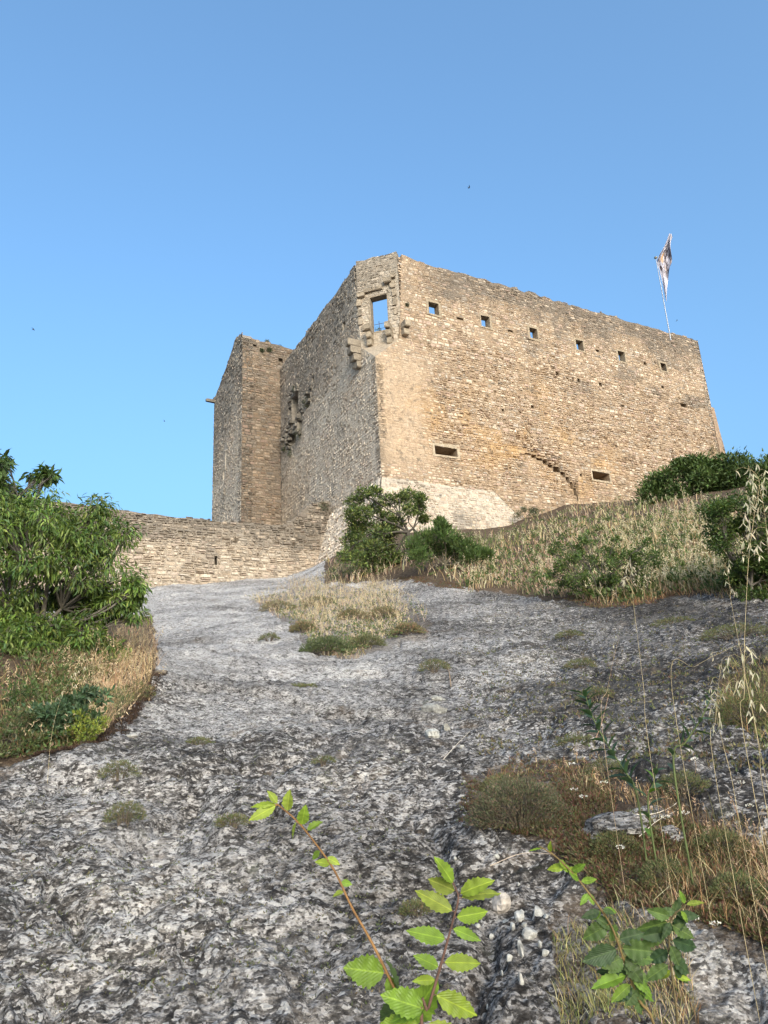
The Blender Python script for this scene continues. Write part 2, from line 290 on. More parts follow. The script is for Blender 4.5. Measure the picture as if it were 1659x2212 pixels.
m.build('ground', plain_mat('dry_ground', .95, 0, .5, .3), None, 'structure')
# ------------------------------------------------------------------ masonry
AZ = math.radians(62); U = np.array([math.sin(AZ), math.cos(AZ), 0]); V = np.array([-math.cos(AZ), math.sin(AZ), 0]); Zv = np.array([0, 0, 1.0]); C0 = np.array([-.037, 40.0, 0.0])
PAL = np.array([(.33, .235, .165), (.43, .32, .225), (.50, .38, .275), (.55, .44, .335), (.60, .50, .395), (.48, .355, .285), (.43, .37, .31)])
def wave(u, z): return .045 * pn(u * .35, z * .25, 91) + .02 * pn(u * 1.1, z * .9, 92)
class Wall:
    """One masonry face: P = P0 + ud*u + vd*s + nd*p, joints recessed to the bed at p = 0."""
    def __init__(s, P0, ud, vd, nd, u0, u1, top, bot, holes=(), lo=None, hi=None): s.P0, s.ud, s.vd, s.nd, s.u0, s.u1, s.top, s.bot, s.holes, s.lo, s.hi = P0, ud, vd, nd, u0, u1, top, bot, holes, lo, hi
    def pt(s, u, z, p): return s.P0 + np.asarray(u)[..., None] * s.ud + np.asarray(z)[..., None] * s.vd + np.asarray(p)[..., None] * s.nd
    def bed(s, mb, thick, colf, du=.6):
        us = set(np.round(np.arange(s.u0, s.u1, du), 3)) | {s.u0, s.u1}; us -= {a for a in us if s.u1 - .05 < a < s.u1}
        for h in s.holes: us |= {h[0], h[1]}
        us = sorted(a for a in us if s.u0 <= a <= s.u1); vs_, fs, cs = [], [], []
        def quad(pts): k = len(vs_); vs_.extend(pts); fs.append((k, k + 1, k + 2, k + 3))
        for a, b in zip(us[:-1], us[1:]):
            if b - a < 1e-4: continue
            mid = (a + b) / 2; ta, tb, ba, bb = s.top(a + 1e-4), s.top(b - 1e-4), s.bot(a), s.bot(b); zt, zb = min(ta, tb), max(ba, bb)
            cuts = {ta} | set(np.arange(math.ceil(zb), zt, 1.0)); hs = [h for h in s.holes if h[0] <= mid <= h[1]]
            for h in hs: cuts |= {h[2], h[3]}
            cuts = sorted(c for c in cuts if zb + .01 < c < zt - .01)
            zl = [(ba, bb)] + [(c, c) for c in cuts] + [(ta, tb)]
            for (z0a, z0b), (z1a, z1b) in zip(zl[:-1], zl[1:]):
                zc = (z0a + z1a) / 2
                if any(h[2] <= zc <= h[3] for h in hs): continue
                quad([s.pt(a, z0a, 0), s.pt(b, z0b, 0), s.pt(b, z1b, 0), s.pt(a, z1a, 0)]); cs.append(colf(mid, zc))
                quad([s.pt(b, z0b, -thick), s.pt(a, z0a, -thick), s.pt(a, z1a, -thick), s.pt(b, z1b, -thick)]); cs.append(colf(mid, zc))
            quad([s.pt(a, ta, 0), s.pt(b, tb, 0), s.pt(b, tb, -thick), s.pt(a, ta, -thick)]); cs.append(colf(mid, zt))
        for a in (s.u0, s.u1):
            quad([s.pt(a, s.bot(a), 0), s.pt(a, s.top(a), 0), s.pt(a, s.top(a), -thick), s.pt(a, s.bot(a), -thick)]); cs.append(colf(a, s.top(a)))
        for h in s.holes:
            a, b, c, e = h[:4]; dp = h[4] if len(h) > 4 else thick; col = colf((a + b) / 2, (c + e) / 2)
            for (p, q) in (((a, c), (b, c)), ((b, c), (b, e)), ((b, e), (a, e)), ((a, e), (a, c))):
                quad([s.pt(p[0], p[1], 0), s.pt(q[0], q[1], 0), s.pt(q[0], q[1], -dp), s.pt(p[0], p[1], -dp)]); cs.append(col)
            if len(h) > 4: quad([s.pt(a, c, -dp), s.pt(b, c, -dp), s.pt(b, e, -dp), s.pt(a, e, -dp)]); cs.append(col)
        mb.add(np.array(vs_), fs, np.array(cs))
    def stones(s, r, rows=(.15, .26), lens=(.2, .55), prot=None, colf=None, zmin=None, zmax=None, quoin=0, gap=.016):
        zmin = zmin if zmin is not None else min(s.bot(s.u0), s.bot(s.u1)); zmax = zmax if zmax is not None else max(s.top(t) for t in np.linspace(s.u0, s.u1, 60)); z = zmin; out = []; k = 0
        while z < zmax:
            h = r.uniform(*rows) * (1.4 if r.random() < .08 else 1) * (1 + .4 * float(pn(z * .55, s.u1, 97))); n = int((s.u1 - s.u0) / lens[0]) + 3
            ln = np.exp(r.uniform(np.log(lens[0]), np.log(lens[1]), n)) * (h / np.mean(rows)) ** .5; ed = s.u0 - r.uniform(0, lens[0]) + np.concatenate([[0], np.cumsum(ln)])
            if quoin:
                q = (.75 if k % 2 else .42); ed = s.u0 + np.concatenate([[0, q], q + np.cumsum(ln)])
            a, b = ed[:-1], ed[1:]; ok = (b > s.u0 + .06) & (a < s.u1 - .06); a, b = np.maximum(a[ok], s.u0), np.minimum(b[ok], s.u1)
            za, zb = np.full(len(a), z), np.full(len(a), z + h); sp = (r.random(len(a)) < .3) & (h > .17)
            if sp.any():
                zm = z + h * r.uniform(.4, .6, sp.sum()); out.append(np.stack([a[sp], b[sp], zm, zb[sp]], 1)); zb[sp] = zm
            out.append(np.stack([a, b, za, zb], 1)); z += h; k += 1
        q = np.concatenate(out); q[:, 2:] += r.uniform(-.022, .022, (len(q), 2))
        for h in s.holes:
            a, b, c, e = h[:4]; ov = (q[:, 0] < b) & (q[:, 1] > a) & (q[:, 2] < e - .03) & (q[:, 3] > c + .03); drop = ov & (q[:, 0] >= a - .02) & (q[:, 1] <= b + .02)
            L = ov & ~drop & ((a - q[:, 0]) >= (q[:, 1] - b)); R = ov & ~drop & ~L; q[L, 1] = a; q[R, 0] = b; q = q[~drop & (q[:, 1] - q[:, 0] > .06)]
        uc, zc = (q[:, 0] + q[:, 1]) / 2, (q[:, 2] + q[:, 3]) / 2
        tp = np.array([s.top(t) for t in uc]); bt = np.array([s.bot(t) for t in uc]); ok = (q[:, 3] < tp + r.uniform(-.04, .16, len(q))) & (q[:, 3] > bt)
        q = q[ok]; zc = zc[ok]
        if s.lo is not None: lo = s.lo(zc); q[:, 0] = np.maximum(q[:, 0], lo)
        if s.hi is not None: hi = s.hi(zc); q[:, 1] = np.minimum(q[:, 1], hi)
        q = q[q[:, 1] - q[:, 0] > .06]; n = len(q); uc, zc = (q[:, 0] + q[:, 1]) / 2, (q[:, 2] + q[:, 3]) / 2
        w_, h_ = q[:, 1] - q[:, 0], q[:, 3] - q[:, 2]; j = lambda sc: r.uniform(-1, 1, (n, 4)) * sc
        g_ = gap * r.uniform(.5, 1.8, (n, 1)); ju = np.minimum(.05, w_ * .17)[:, None]; jz = np.minimum(.04, h_ * .2)[:, None]
        cu_ = np.stack([q[:, 0], q[:, 1], q[:, 1], q[:, 0]], 1) + g_ * [1, -1, -1, 1] + np.abs(j(1)) * ju * [1, -1, -1, 1]
        cz_ = np.stack([q[:, 2], q[:, 2], q[:, 3], q[:, 3]], 1) + g_ * [1, 1, -1, -1] + np.abs(j(1)) * jz * [1, 1, -1, -1]
        p = prot(uc, zc, r) if prot else r.uniform(.01, .05, n); p = p[:, None]
        ins = np.minimum(.03, np.minimum(w_, h_) * .16)[:, None] * r.uniform(.5, 1.3, (n, 4))
        fu = cu_ + ins * [1, -1, -1, 1]; fz = cz_ + ins * [1, 1, -1, -1]; fp = p * (1 + .35 * j(1)); rp = p * .45
        uu = np.concatenate([cu_, cu_, fu], 1); zz = np.concatenate([cz_, cz_, fz], 1); pp = np.concatenate([np.full((n, 4), -.03), np.repeat(rp, 4, 1), fp], 1)
        zz = zz + wave(uu, zz) * 1.0; pp = pp + .018 * pn(uu * .5, zz * .5, 95) * (pp > 0)
        return dict(v=s.pt(uu, zz, pp), c=colf(uc, zc, r), nd=s.nd, area=w_ * h_)
SF = np.array([(0, 1, 5, 4), (1, 2, 6, 5), (2, 3, 7, 6), (3, 0, 4, 7), (4, 5, 9, 8), (5, 6, 10, 9), (6, 7, 11, 10), (7, 4, 8, 11), (8, 9, 10, 11)])
def lay(sets, parent, limit=300):
    """The stones that show largest become objects; the rest is one joined part."""
    v = np.concatenate([s['v'] for s in sets]); c = np.concatenate([s['c'] for s in sets]); nd = np.concatenate([np.broadcast_to(s['nd'], (len(s['v']), 3)) for s in sets]); ar = np.concatenate([s['area'] for s in sets])
    ctr = v.mean(1); d = CAM - ctr; ds = np.linalg.norm(d, axis=1); score = ar * np.maximum((d * nd).sum(1) / ds, 0) / ds ** 2; px, py = proj(ctr)
    score = score * ((px > 5) & (px < PW - 5)) * (~hidden(px, py)); order = np.argsort(-score); pick, rest = order[:limit], order[limit:]
    for i in pick:
        m = MB(); b = ctr[i]; m.add(v[i] - b, SF, c[i]); o = m.build('stone', M_STONE, None); o.location = b; own(o, parent)
    m = MB(); k = len(rest); m.add(v[rest].reshape(-1, 3), (np.arange(k) * 12)[:, None, None] + SF[None], np.repeat(c[rest], 9, 0)); m.build('stonework', M_STONE, parent, 'stuff')
def hidden(px, py):       # roughly what stands in front of the masonry
    return ((px > 735) & (px < 925) & (py > 1055)) | (px < 240) & (py > 1060) | ((px > 1380) & (py > 990)) | (py > 1110) & (px > 1110) | (py > 1165) & (px > 720)
def frame_ring(mb, W_, a, b, c, e, wd, proud, depth, col, r, lint=1.0):
    """Dressed surround of an opening: one ring of jambs, lintel and sill that also lines the reveal."""
    j = lambda: r.uniform(-.055, .055)
    O = [(a - wd + j(), c - wd * .8 + j()), (b + wd + j(), c - wd * .8 + j()), (b + wd + j(), e + wd * lint + j()), (a - wd + j(), e + wd * lint + j())]; I = [(a + j() * .5, c), (b + j() * .5, c + j() * .5), (b, e), (a, e + j() * .5)]
    v = [W_.pt(*p, -.02) for p in O] + [W_.pt(*p, proud) for p in O] + [W_.pt(*p, proud) for p in I] + [W_.pt(*p, -depth) for p in I]; f = []
    for i in range(4):
        k = (i + 1) % 4
        for q in (0, 4, 8): f.append((q + i, q + k, q + 4 + k, q + 4 + i))
    mb.add(np.array(v), f, col)
def blockmesh(mb, P, ax, ay, az, dims, col, r, jit=.03):
    """A rough hewn block: bevelled box with shifted corners."""
    a, b, c = dims; v = []
    for k, (zz, s_) in enumerate(((0, .9), (.12, 1), (.88, 1), (1, .88))):
        for sx, sy in ((-1, -1), (1, -1), (1, 1), (-1, 1)):
            v.append(P + ax * (a / 2 * sx * s_ + r.uniform(-jit, jit)) + ay * (b / 2 * sy * s_ + r.uniform(-jit, jit)) + az * (c * zz + r.uniform(-jit, jit) * .5))
    f = [(3, 2, 1, 0), (12, 13, 14, 15)] + [(q + i, q + (i + 1) % 4, q + 4 + (i + 1) % 4, q + 4 + i) for q in (0, 4, 8) for i in range(4)]; mb.add(np.array(v), f, col)
def palette(r, n, dark=0.0): return PAL[r.integers(0, len(PAL), n)] * r.uniform(.93, 1.2, (n, 1))
GREY = np.array((.135, .12, .105)); OCH = np.array((.50, .31, .135)); PALE = np.array((.62, .55, .45)); LICH = np.array((.64, .575, .48)); PLAS = np.array((.48, .37, .265))
def front_stain(u, z):
    u, z = np.asarray(u, float), np.asarray(z, float); n = fbm(u * .35, z * .35, 4, 11); n2 = fbm(u * .22, z * .5, 4, 13); n3 = fbm(u * .9, z * .9, 3, 17)
    och = np.clip(sst(-.15, .3, n) * (np.exp(-(((u - 8) / 5) ** 2 + ((z - 20.8) / 2.2) ** 2)) + np.exp(-(((u - 15.5) / 3) ** 2 + ((z - 19.5) / 2.2) ** 2)) + .5 * np.exp(-(((u - 12.5) / 1.2) ** 2 + ((z - 23) / 2.5) ** 2))) + .12 * sst(0, .4, n3), 0, .85)
    top = sst(28.8, 31.4, z + 2.4 * n2 + .7 * pn(u * 1.4, z * .15, 15)) * .95 * sst(2, 7, u) + sst(.05, .35, n2) * np.exp(-((z - 26.2 + .02 * u) / 1.1) ** 2) * .75 * sst(5, 9, u) + .55 * sst(.12, .4, n2) * sst(25.5, 27.5, z)
    low = .55 * sst(.1, .4, n3) * sst(19.5, 18, z) * sst(8, 10, u); return n, och, np.clip(np.maximum(top, low), 0, .85)
def col_front(u, z, r=None):
    u, z = np.asarray(u, float), np.asarray(z, float); n, och, dk = front_stain(u, z)
    c = palette(r, len(u)) if r is not None else np.broadcast_to(np.array((.33, .25, .175)), u.shape + (3,))
    pl = sst(4.3, 2.6, u + 1.2 * n) * sst(17, 18, z) * .75 * sst(26.5, 24, z)
    och = och * (r.uniform(.15, 1.35, len(u)).clip(0, 1.1) if r is not None else .8); c = mixc(c, PLAS, pl); c = mixc(c, OCH, och); return mixc(c, GREY, dk * (r.uniform(.25, 1.2, len(u)).clip(0, 1) if r is not None else .8))
def prot_front(u, z, r):
    n = fbm(u * .4, z * .4, 3, 19); sm = np.maximum(sst(4.6, 2.8, u + 1.0 * n) * .85, .55 * sst(26.2, 27.4, z + n))
    p = r.uniform(.015, .07, len(u)) * (1 - sm) + r.uniform(.003, .014, len(u)) * sm
    scar = np.interp(u, [10.7, 11.6, 12.4, 13.2, 13.7, 14.7], [19.65, 19.45, 19.1, 18.8, 18.5, 17.0]); return p + .10 * ((u > 10.7) & (u < 14.9) & (z > scar) & (z < scar + 1.6)) * sst(1.6, 0, z - scar)
def col_left(u, z, r=None):
    u, z = np.asarray(u, float), np.asarray(z, float); n = fbm(u * .35, z * .3, 4, 23); n2 = fbm(u * .5, z * .2, 4, 27)
    c = palette(r, len(u)) if r is not None else np.broadcast_to(np.array((.40, .33, .25)), u.shape + (3,))
    c = mixc(c, LICH, np.clip(.62 + .5 * n, .25, .9)); dk = np.clip(sst(25.5, 32.0, z + 3.0 * n2 + (u - 2) * .35) * .75 + .35 * sst(.12, .4, n), 0, .8)
    c = mixc(c, OCH * .8, .35 * sst(9, 15, u) * sst(25, 19, z)); return mixc(c, GREY * .85, dk * (r.uniform(.3, 1.2, len(u)).clip(0, 1) if r is not None else .8))
def col_pale(u, z, r=None):
    u, z = np.asarray(u, float), np.asarray(z, float); n = fbm(u * .5, z * .5, 4, 33); c = palette(r, len(u)) if r is not None else np.broadcast_to(np.array((.48, .42, .34)), u.shape + (3,))
    c = mixc(c * .95, PALE * .85, .35); return mixc(c, GREY, .6 * sst(.18, .4, n + .16 * sst(-2, -3.4, z)))
def col_low(u, z, r=None):
    u, z = np.asarray(u, float), np.asarray(z, float); n = fbm(u * .4, z * .5, 4, 37); c = palette(r, len(u)) if r is not None else np.broadcast_to(np.array((.27, .215, .16)), u.shape + (3,))
    dk = np.clip(sst(12.9, 15.2, z + 1.6 * n) * .85 + .35 * sst(.1, .4, n), 0, .85); c = mixc(c, LICH * .75, .45); return mixc(c, GREY * .9, dk * (r.uniform(.3, 1.2, len(u)).clip(0, 1) if r is not None else .8))
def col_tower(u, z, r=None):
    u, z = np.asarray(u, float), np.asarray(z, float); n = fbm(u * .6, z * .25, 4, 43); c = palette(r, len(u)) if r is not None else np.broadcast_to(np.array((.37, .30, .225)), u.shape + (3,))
    c = c * np.array((.62, .59, .56)); dk = np.clip(.42 + .7 * n + .35 * sst(33, 34.5, z), 0, .8); return mixc(c, GREY * .8, dk * (r.uniform(.3, 1.2, len(u)).clip(0, 1) if r is not None else .8))  # streaky stain, with the keep's shade on this face put into the colour
prot_std = lambda u, z, r: r.uniform(.008, .05, len(u))
prot_rough = lambda u, z, r: r.uniform(.012, .075, len(u))
TOPZ = 32.35
# --- the keep
keep = thing('castle_keep', 'large tan stone castle keep with a cut corner and six small square windows', 'castle', C0 + Zv * 12.5)
wz = [(4.16, 4.92, 28.48, 29.36), (8.28, 9.0, 28.5, 29.38), (12.4, 13.08, 28.55, 29.4), (16.62, 17.3, 28.55, 29.38), (20.72, 21.4, 28.5, 29.35), (25.15, 25.75, 28.6, 29.25, .35)]
slits = [(3.76, 5.38, 18.5, 19.06, 1.1), (16.33, 17.9, 18.42, 19.03, 1.1)]
putlog = [(2.4, 2.66, 28.55, 28.82), (6.3, 6.85, 28.58, 28.75), (10.5, 10.95, 28.62, 28.78), (18.5, 18.85, 28.8, 29.0), (23.35, 23.65, 28.7, 28.95), (14.3, 14.6, 25.98, 26.28), (16.25, 16.52, 25.82, 26.14), (18.3, 18.58, 25.92, 26.2), (26.6, 27.3, 25.75, 26.05), (13.0, 13.45, 18.72, 18.95), (15.2, 15.4, 18.5, 18.7), (24.8, 25.1, 27.0, 27.2), (20.2, 20.5, 24.6, 24.75), (9.2, 9.4, 22.3, 22.5), (11.7, 11.95, 23.0, 23.2)]
_sp = np.array([(10.7, 19.62), (11.2, 19.58), (11.6, 19.4), (12.1, 19.3), (12.5, 19.05), (12.9, 18.9), (13.5, 18.65), (13.9, 18.35), (14.2, 18.0), (14.45, 17.6), (14.65, 17.15), (14.75, 16.75)])
putlog += [(a[0], b[0] + .02, min(a[1], b[1]) - .10, max(a[1], b[1]) - .02) for a, b in zip(_sp[:-1], _sp[1:])]
topn = lambda u: TOPZ + .14 * float(pn(u * .9, 3.3, 5)) + .13 * float(pn(u * 2.7, 1.3, 6))
def top_front(u):
    if u < 1.999: return 24.4 + .9 * max(u, 0)
    return topn(u) + (.18 if u < 2.7 else 0)
lo_front = lambda z: np.where(z < 24.4, 0, np.clip((z - 24.4) / .9, 0, 2.0))
Wf = Wall(C0, U, Zv, -V, 0.0, 30.2, top_front, lambda u: 12.5, wz + slits + [(*p, .3) for p in putlog], lo_front)
def top_left(v):
    if v < 1.999: return 24.4 + .9 * max(v, 0)
    return topn(v + 50) + (.2 if v < 3 else 0)
breach = [(13.0, 14.4, 25.9, 28.3, .7), (12.3, 13.3, 24.7, 26.6, .7), (13.6, 15.2, 24.3, 25.6, .6), (15.2, 15.9, 24.9, 26.3, .5), (10.6, 11.3, 26.0, 27.0, .3), (13.3, 13.7, 28.5, 29.0, .4), (9.7, 10.1, 27.6, 28.0, .3), (14.6, 15.2, 27.2, 27.8, .4), (4.0, 4.45, 28.7, 29.35, .5), (16.1, 16.7, 25.6, 26.1, .4)]
Wl = Wall(C0, V, Zv, -U, 0.0, 17.0, top_left, lambda u: 11.0, breach, lo_front)
CH = (U - V) / math.sqrt(2); CN = (-U - V) / math.sqrt(2)              # the cut corner
op = (.86, 2.0, 27.0, 29.6); Wc = Wall(C0 + V * 2.0, CH, Zv, CN, 0.0, 2 * math.sqrt(2), lambda u: TOPZ + .25 + .12 * float(pn(u * 1.5, 7.7, 5)), lambda u: 26.2, [op])
rw = np.random.default_rng(11)
for W_, cf_, nm in ((Wf, col_front, 'wall'), (Wl, col_left, 'wall'), (Wc, col_left, 'wall')):
    m = MB(); W_.bed(m, .5, cf_)
    if W_ is Wc: m.add(np.array([C0 + Zv * 24.4, C0 + U * 2 + Zv * 26.2, C0 + V * 2 + Zv * 26.2]), [(0, 1, 2)], np.array((.40, .33, .25)))
    m.build(nm, M_STONE, keep)
Wr = Wall(C0 + U * 30.2, V, Zv, U, 0.0, 16.0, lambda v: TOPZ, lambda v: 12.0); m = MB(); Wr.bed(m, .5, col_left, 2.0); m.build('wall', M_STONE, keep)
m = MB()                                                                  # stepped buttress at the far end of the front
for z0, z1, w_ in ((12, 26.3, .30), (12, 24.2, .42)): blockmesh(m, C0 + U * (30.1 + w_ / 2) + V * .5 + Zv * z0, U, V, Zv, (w_ + .2, 1.1 + w_ * .2, z1 - z0), (.34, .25, .18), rw)
m.build('buttress', M_STONE, keep)
# talus round the foot of the corner
k3 = .31; vf = (V * k3 + Zv) / math.hypot(k3, 1); nf = (-V + Zv * k3) / math.hypot(k3, 1); vl = (U * k3 + Zv) / math.hypot(k3, 1); nl = (-U + Zv * k3) / math.hypot(k3, 1)
kk = k3 / math.hypot(k3, 1); TZ = 16.5
Tf = Wall(C0 + Zv * TZ - V * .05, U, vf, nf, -1.8, 10.0, lambda u: .05 if u > 0 else u / kk, lambda u: -5.6, (), lambda s: s * kk, lambda s: 7.9 - .75 * s)
Tl = Wall(C0 + Zv * TZ - U * .05, V, vl, nl, -1.8, 9.5, lambda u: .05 if u > 0 else u / kk, lambda u: -5.6, (), lambda s: s * kk, None)
m = MB()
for W_, hi in ((Tf, lambda s: 7.9 - .75 * s), (Tl, lambda s: 9.5)):
    ss = np.linspace(-5.6, .05, 12); nu = 24; G = np.array([[W_.pt(min(s, 0) * kk + (hi(s) - min(s, 0) * kk) * i / (nu - 1), s, 0) for i in range(nu)] for s in ss]); I = np.arange(12 * nu).reshape(12, nu); F_ = np.stack([I[:-1, :-1], I[:-1, 1:], I[1:, 1:], I[1:, :-1]], -1).reshape(-1, 4)
    m.add(G, F_, col_pale(np.tile(np.linspace(0, 8, nu - 1), 11), np.repeat(ss[:-1], nu - 1)) if W_ is Tf else col_left(np.tile(np.linspace(0, 9, nu - 1), 11), np.repeat(ss[:-1] + 16, nu - 1)) * 1.25)
m.add(np.array([Tf.pt(7.9 + .75 * 5.6, -5.6, 0), Tf.pt(7.9, .05, 0), C0 + U * 7.9 + Zv * TZ + V * .4, C0 + U * 12.1 + Zv * 11 + V * .4]), [(0, 1, 2, 3)], np.array((.45, .4, .33)))
m.build('talus', M_STONE, keep)
sets = [Wf.stones(rw, (.12, .22), (.16, .48), prot_front, col_front, 14.0, quoin=0), Wl.stones(rw, (.13, .26), (.18, .5), prot_std, col_left, 12.0), Wc.stones(rw, (.15, .27), (.2, .55), prot_std, col_left, 26.2),
        Tf.stones(rw, (.16, .27), (.2, .55), prot_std, col_pale), Tl.stones(rw, (.17, .29), (.2, .55), prot_rough, lambda u, z, r: col_left(u, z + 16, r) * 1.25)]
lay(sets, keep)
for h in wz[:6]:
    m = MB(); frame_ring(m, Wf, *h[:4], .16, .045, h[4] if len(h) > 4 else .5, (.37, .30, .215), rw); m.build('window', M_STONE, keep)
for h in slits:
    m = MB(); frame_ring(m, Wf, *h[:4], .14, .05, 1.05, (.45, .37, .27), rw, 1.6); m.build('slit', M_STONE, keep)
m = MB(); frame_ring(m, Wc, *op, .14, .02, .55, (.30, .25, .19), rw, .8); m.build('doorway', M_STONE, keep)
def corbel(W_, u, ztop, n, out, wd=.34, hh=.46, col=(.36, .30, .225)):
    m = MB()
    for k in range(n):
        o_ = out * (1 - k / n) + .12; blockmesh(m, W_.pt(u, ztop - (k + 1) * hh, o_ / 2 - .12), W_.ud, W_.nd, Zv, (wd * rw.uniform(.9, 1.1), o_ + .24, hh * .94), np.array(col) * rw.uniform(.85, 1.15), rw, .025)
    m.build('corbel', M_STONE, keep)
corbel(Wc, .80, 27.25, 4, .75); corbel(Wc, 2.12, 27.1, 4, .75); corbel(Wf, 2.15, 27.2, 2, .5, .4); corbel(Wl, 2.05, 26.6, 4, .8, .42, .5, (.30, .255, .2)); corbel(Wl, 2.5, 26.2, 3, .5, .34, .45, (.30, .255, .2))
m = MB()                                                                  # the torn scar above and beside the doorway
for u, z, dx, dz, dy in ((.3, 29.7, .5, .3, .35), (.75, 29.95, .6, .3, .3), (1.4, 30.0, .7, .28, .28), (2.15, 30.3, .5, .35, .4), (2.5, 30.6, .35, .4, .3), (2.45, 29.9, .3, .5, .22), (2.5, 29.3, .3, .5, .2), (2.5, 28.6, .28, .55, .22), (2.52, 27.9, .3, .5, .22), (.1, 29.1, .3, .5, .25), (.12, 28.4, .25, .45, .2), (.15, 27.7, .3, .5, .25), (.4, 27.2, .35, .4, .3)):
    blockmesh(m, Wc.pt(u, z, dy / 2 - .1), CH, CN, Zv, (dx, dy, dz), np.array((.33, .275, .21)) * rw.uniform(.75, 1.2), rw, .05)
m.build('scar_masonry', M_STONE, keep)['kind'] = 'stuff'
for i in range(46):                                                       # broken stones left sticking out round the breach
    h = breach[i % 6]; u = rw.uniform(h[0] - .35, h[1] + .35); z = rw.uniform(h[2] - .3, h[3] + .2)
    if any(q[0] + .1 < u < q[1] - .1 and q[2] + .1 < z < q[3] - .25 for q in breach) and rw.random() < .7: continue
    m = MB(); blockmesh(m, Wl.pt(u, z, .06), V, -U, Zv, (rw.uniform(.2, .5), rw.uniform(.2, .5), rw.uniform(.15, .3)), np.array((.22, .20, .17)) * rw.uniform(.6, 1.5), rw, .05); m.build('broken_stone', M_STONE, keep)
# --- the tower behind
tower = thing('stone_tower', 'tall narrow ruined stone tower rising behind the low wall, left of the keep', 'tower', C0 - U * 3.2 + V * 17.1 + Zv * 12)
TC = C0 - U * 3.22 + V * 17.1
tt = lambda u: 34.65 + .12 * float(pn(u * 1.7, 2.2, 8)) - .15 * max(0, u - 3)
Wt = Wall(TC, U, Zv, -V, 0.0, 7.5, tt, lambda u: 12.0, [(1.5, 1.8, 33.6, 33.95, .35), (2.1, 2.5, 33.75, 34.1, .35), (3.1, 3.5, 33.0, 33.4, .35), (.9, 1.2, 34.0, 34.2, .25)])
ts = lambda v: float(np.interp(v, [0, .6, 2.1, 4.6, 6.5, 8.4, 8.8], [34.7, 35.3, 35.75, 34.5, 33.9, 33.3, 33.2])) + .15 * float(pn(v * 1.9, 5.1, 8))
Ws = Wall(TC, V, Zv, -U, 0.0, 8.8, ts, lambda u: 12.0, [(4.4, 4.7, 24.6, 26.2, .6), (4.9, 5.3, 23.9, 24.7, .3), (1.4, 1.8, 33.6, 34.0, .3), (6.2, 6.5, 29.4, 29.8, .3)])
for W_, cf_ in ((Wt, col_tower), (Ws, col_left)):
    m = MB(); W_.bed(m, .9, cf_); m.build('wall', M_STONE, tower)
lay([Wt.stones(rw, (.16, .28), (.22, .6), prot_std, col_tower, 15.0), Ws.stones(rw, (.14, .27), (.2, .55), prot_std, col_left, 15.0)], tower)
m = MB(); blockmesh(m, Ws.pt(8.55, 32.9, -.1), -U, V, Zv, (.5, .5, .22), (.2, .18, .15), rw, .02); P = Ws.pt(8.55, 32.75, -.4); blockmesh(m, P, V, Zv, -U, (.3, .24, 1.25), (.2, .18, .15), rw, .02); m.build('spout', M_STONE, tower)
# --- the low wall
lw = thing('boundary_wall', 'long low weathered stone wall running from the tree to the keep', 'wall', C0 + V * 7.5 - U * 10 + Zv * 11)
tl = lambda u: float(np.interp(u, [-40, -15, -12, -7.8, -3.5, -3.2, -2.6, -2.5, -1.7, -1.6, -.6, .6], [15.9, 15.65, 15.5, 15.4, 15.5, 15.75, 15.9, 16.4, 16.6, 17.0, 17.5, 17.6])) + .09 * float(pn(u * 1.3, 8.8, 8))
Wb = Wall(C0 + V * 7.5, U, Zv, -V, -40.0, .6, tl, lambda u: 8.0, [(-7.68, -7.5, 12.65, 13.2, .6), (-9.9, -9.6, 14.3, 14.6, .15)])
m = MB(); Wb.bed(m, .7, col_low); m.build('wall', M_STONE, lw)
lay([Wb.stones(rw, (.10, .27), (.16, .6), lambda u, z, r: r.uniform(.015, .11, len(u)), col_low, 9.0)], lw)
# ------------------------------------------------------------------ plant helpers
def nrm(a): return a / np.maximum(np.linalg.norm(a, axis=-1, keepdims=True), 1e-9)
def tube(mb, pts, rad, col, n=6):
    pts = np.asarray(pts, float); rad = np.broadcast_to(rad, len(pts)); t = nrm(np.gradient(pts, axis=0)); ref = np.array([.31, .9, .3]); a = nrm(np.cross(t, ref)); b = np.cross(t, a); th = np.linspace(0, 2 * np.pi, n, endpoint=False)
    v = pts[:, None] + rad[:, None, None] * (a[:, None] * np.cos(th)[None, :, None] + b[:, None] * np.sin(th)[None, :, None]); k = len(pts); I = np.arange(k * n).reshape(k, n)
    mb.add(v, np.stack([I[:-1], np.roll(I[:-1], -1, 1), np.roll(I[1:], -1, 1), I[1:]], -1).reshape(-1, 4), col)
def curve(pts, n=10):
    pts = np.asarray(pts, float); t = np.linspace(0, len(pts) - 1, n); P = np.concatenate([[2 * pts[0] - pts[1]], pts, [2 * pts[-1] - pts[-2]]]); i = np.minimum(t.astype(int), len(pts) - 2); f = (t - i)[:, None]
    a, b, c, d = P[i], P[i + 1], P[i + 2], P[i + 3]; return .5 * ((2 * b) + (c - a) * f + (2 * a - 5 * b + 4 * c - d) * f * f + (3 * b - a - 3 * c + d) * f ** 3)
LT = np.array([(0, 0, 0), (.28, .42, .06), (.28, -.42, .06), (.62, .40, .02), (.62, -.40, .02), (1, 0, -.16), (.28, 0, 0), (.62, 0, -.04)])
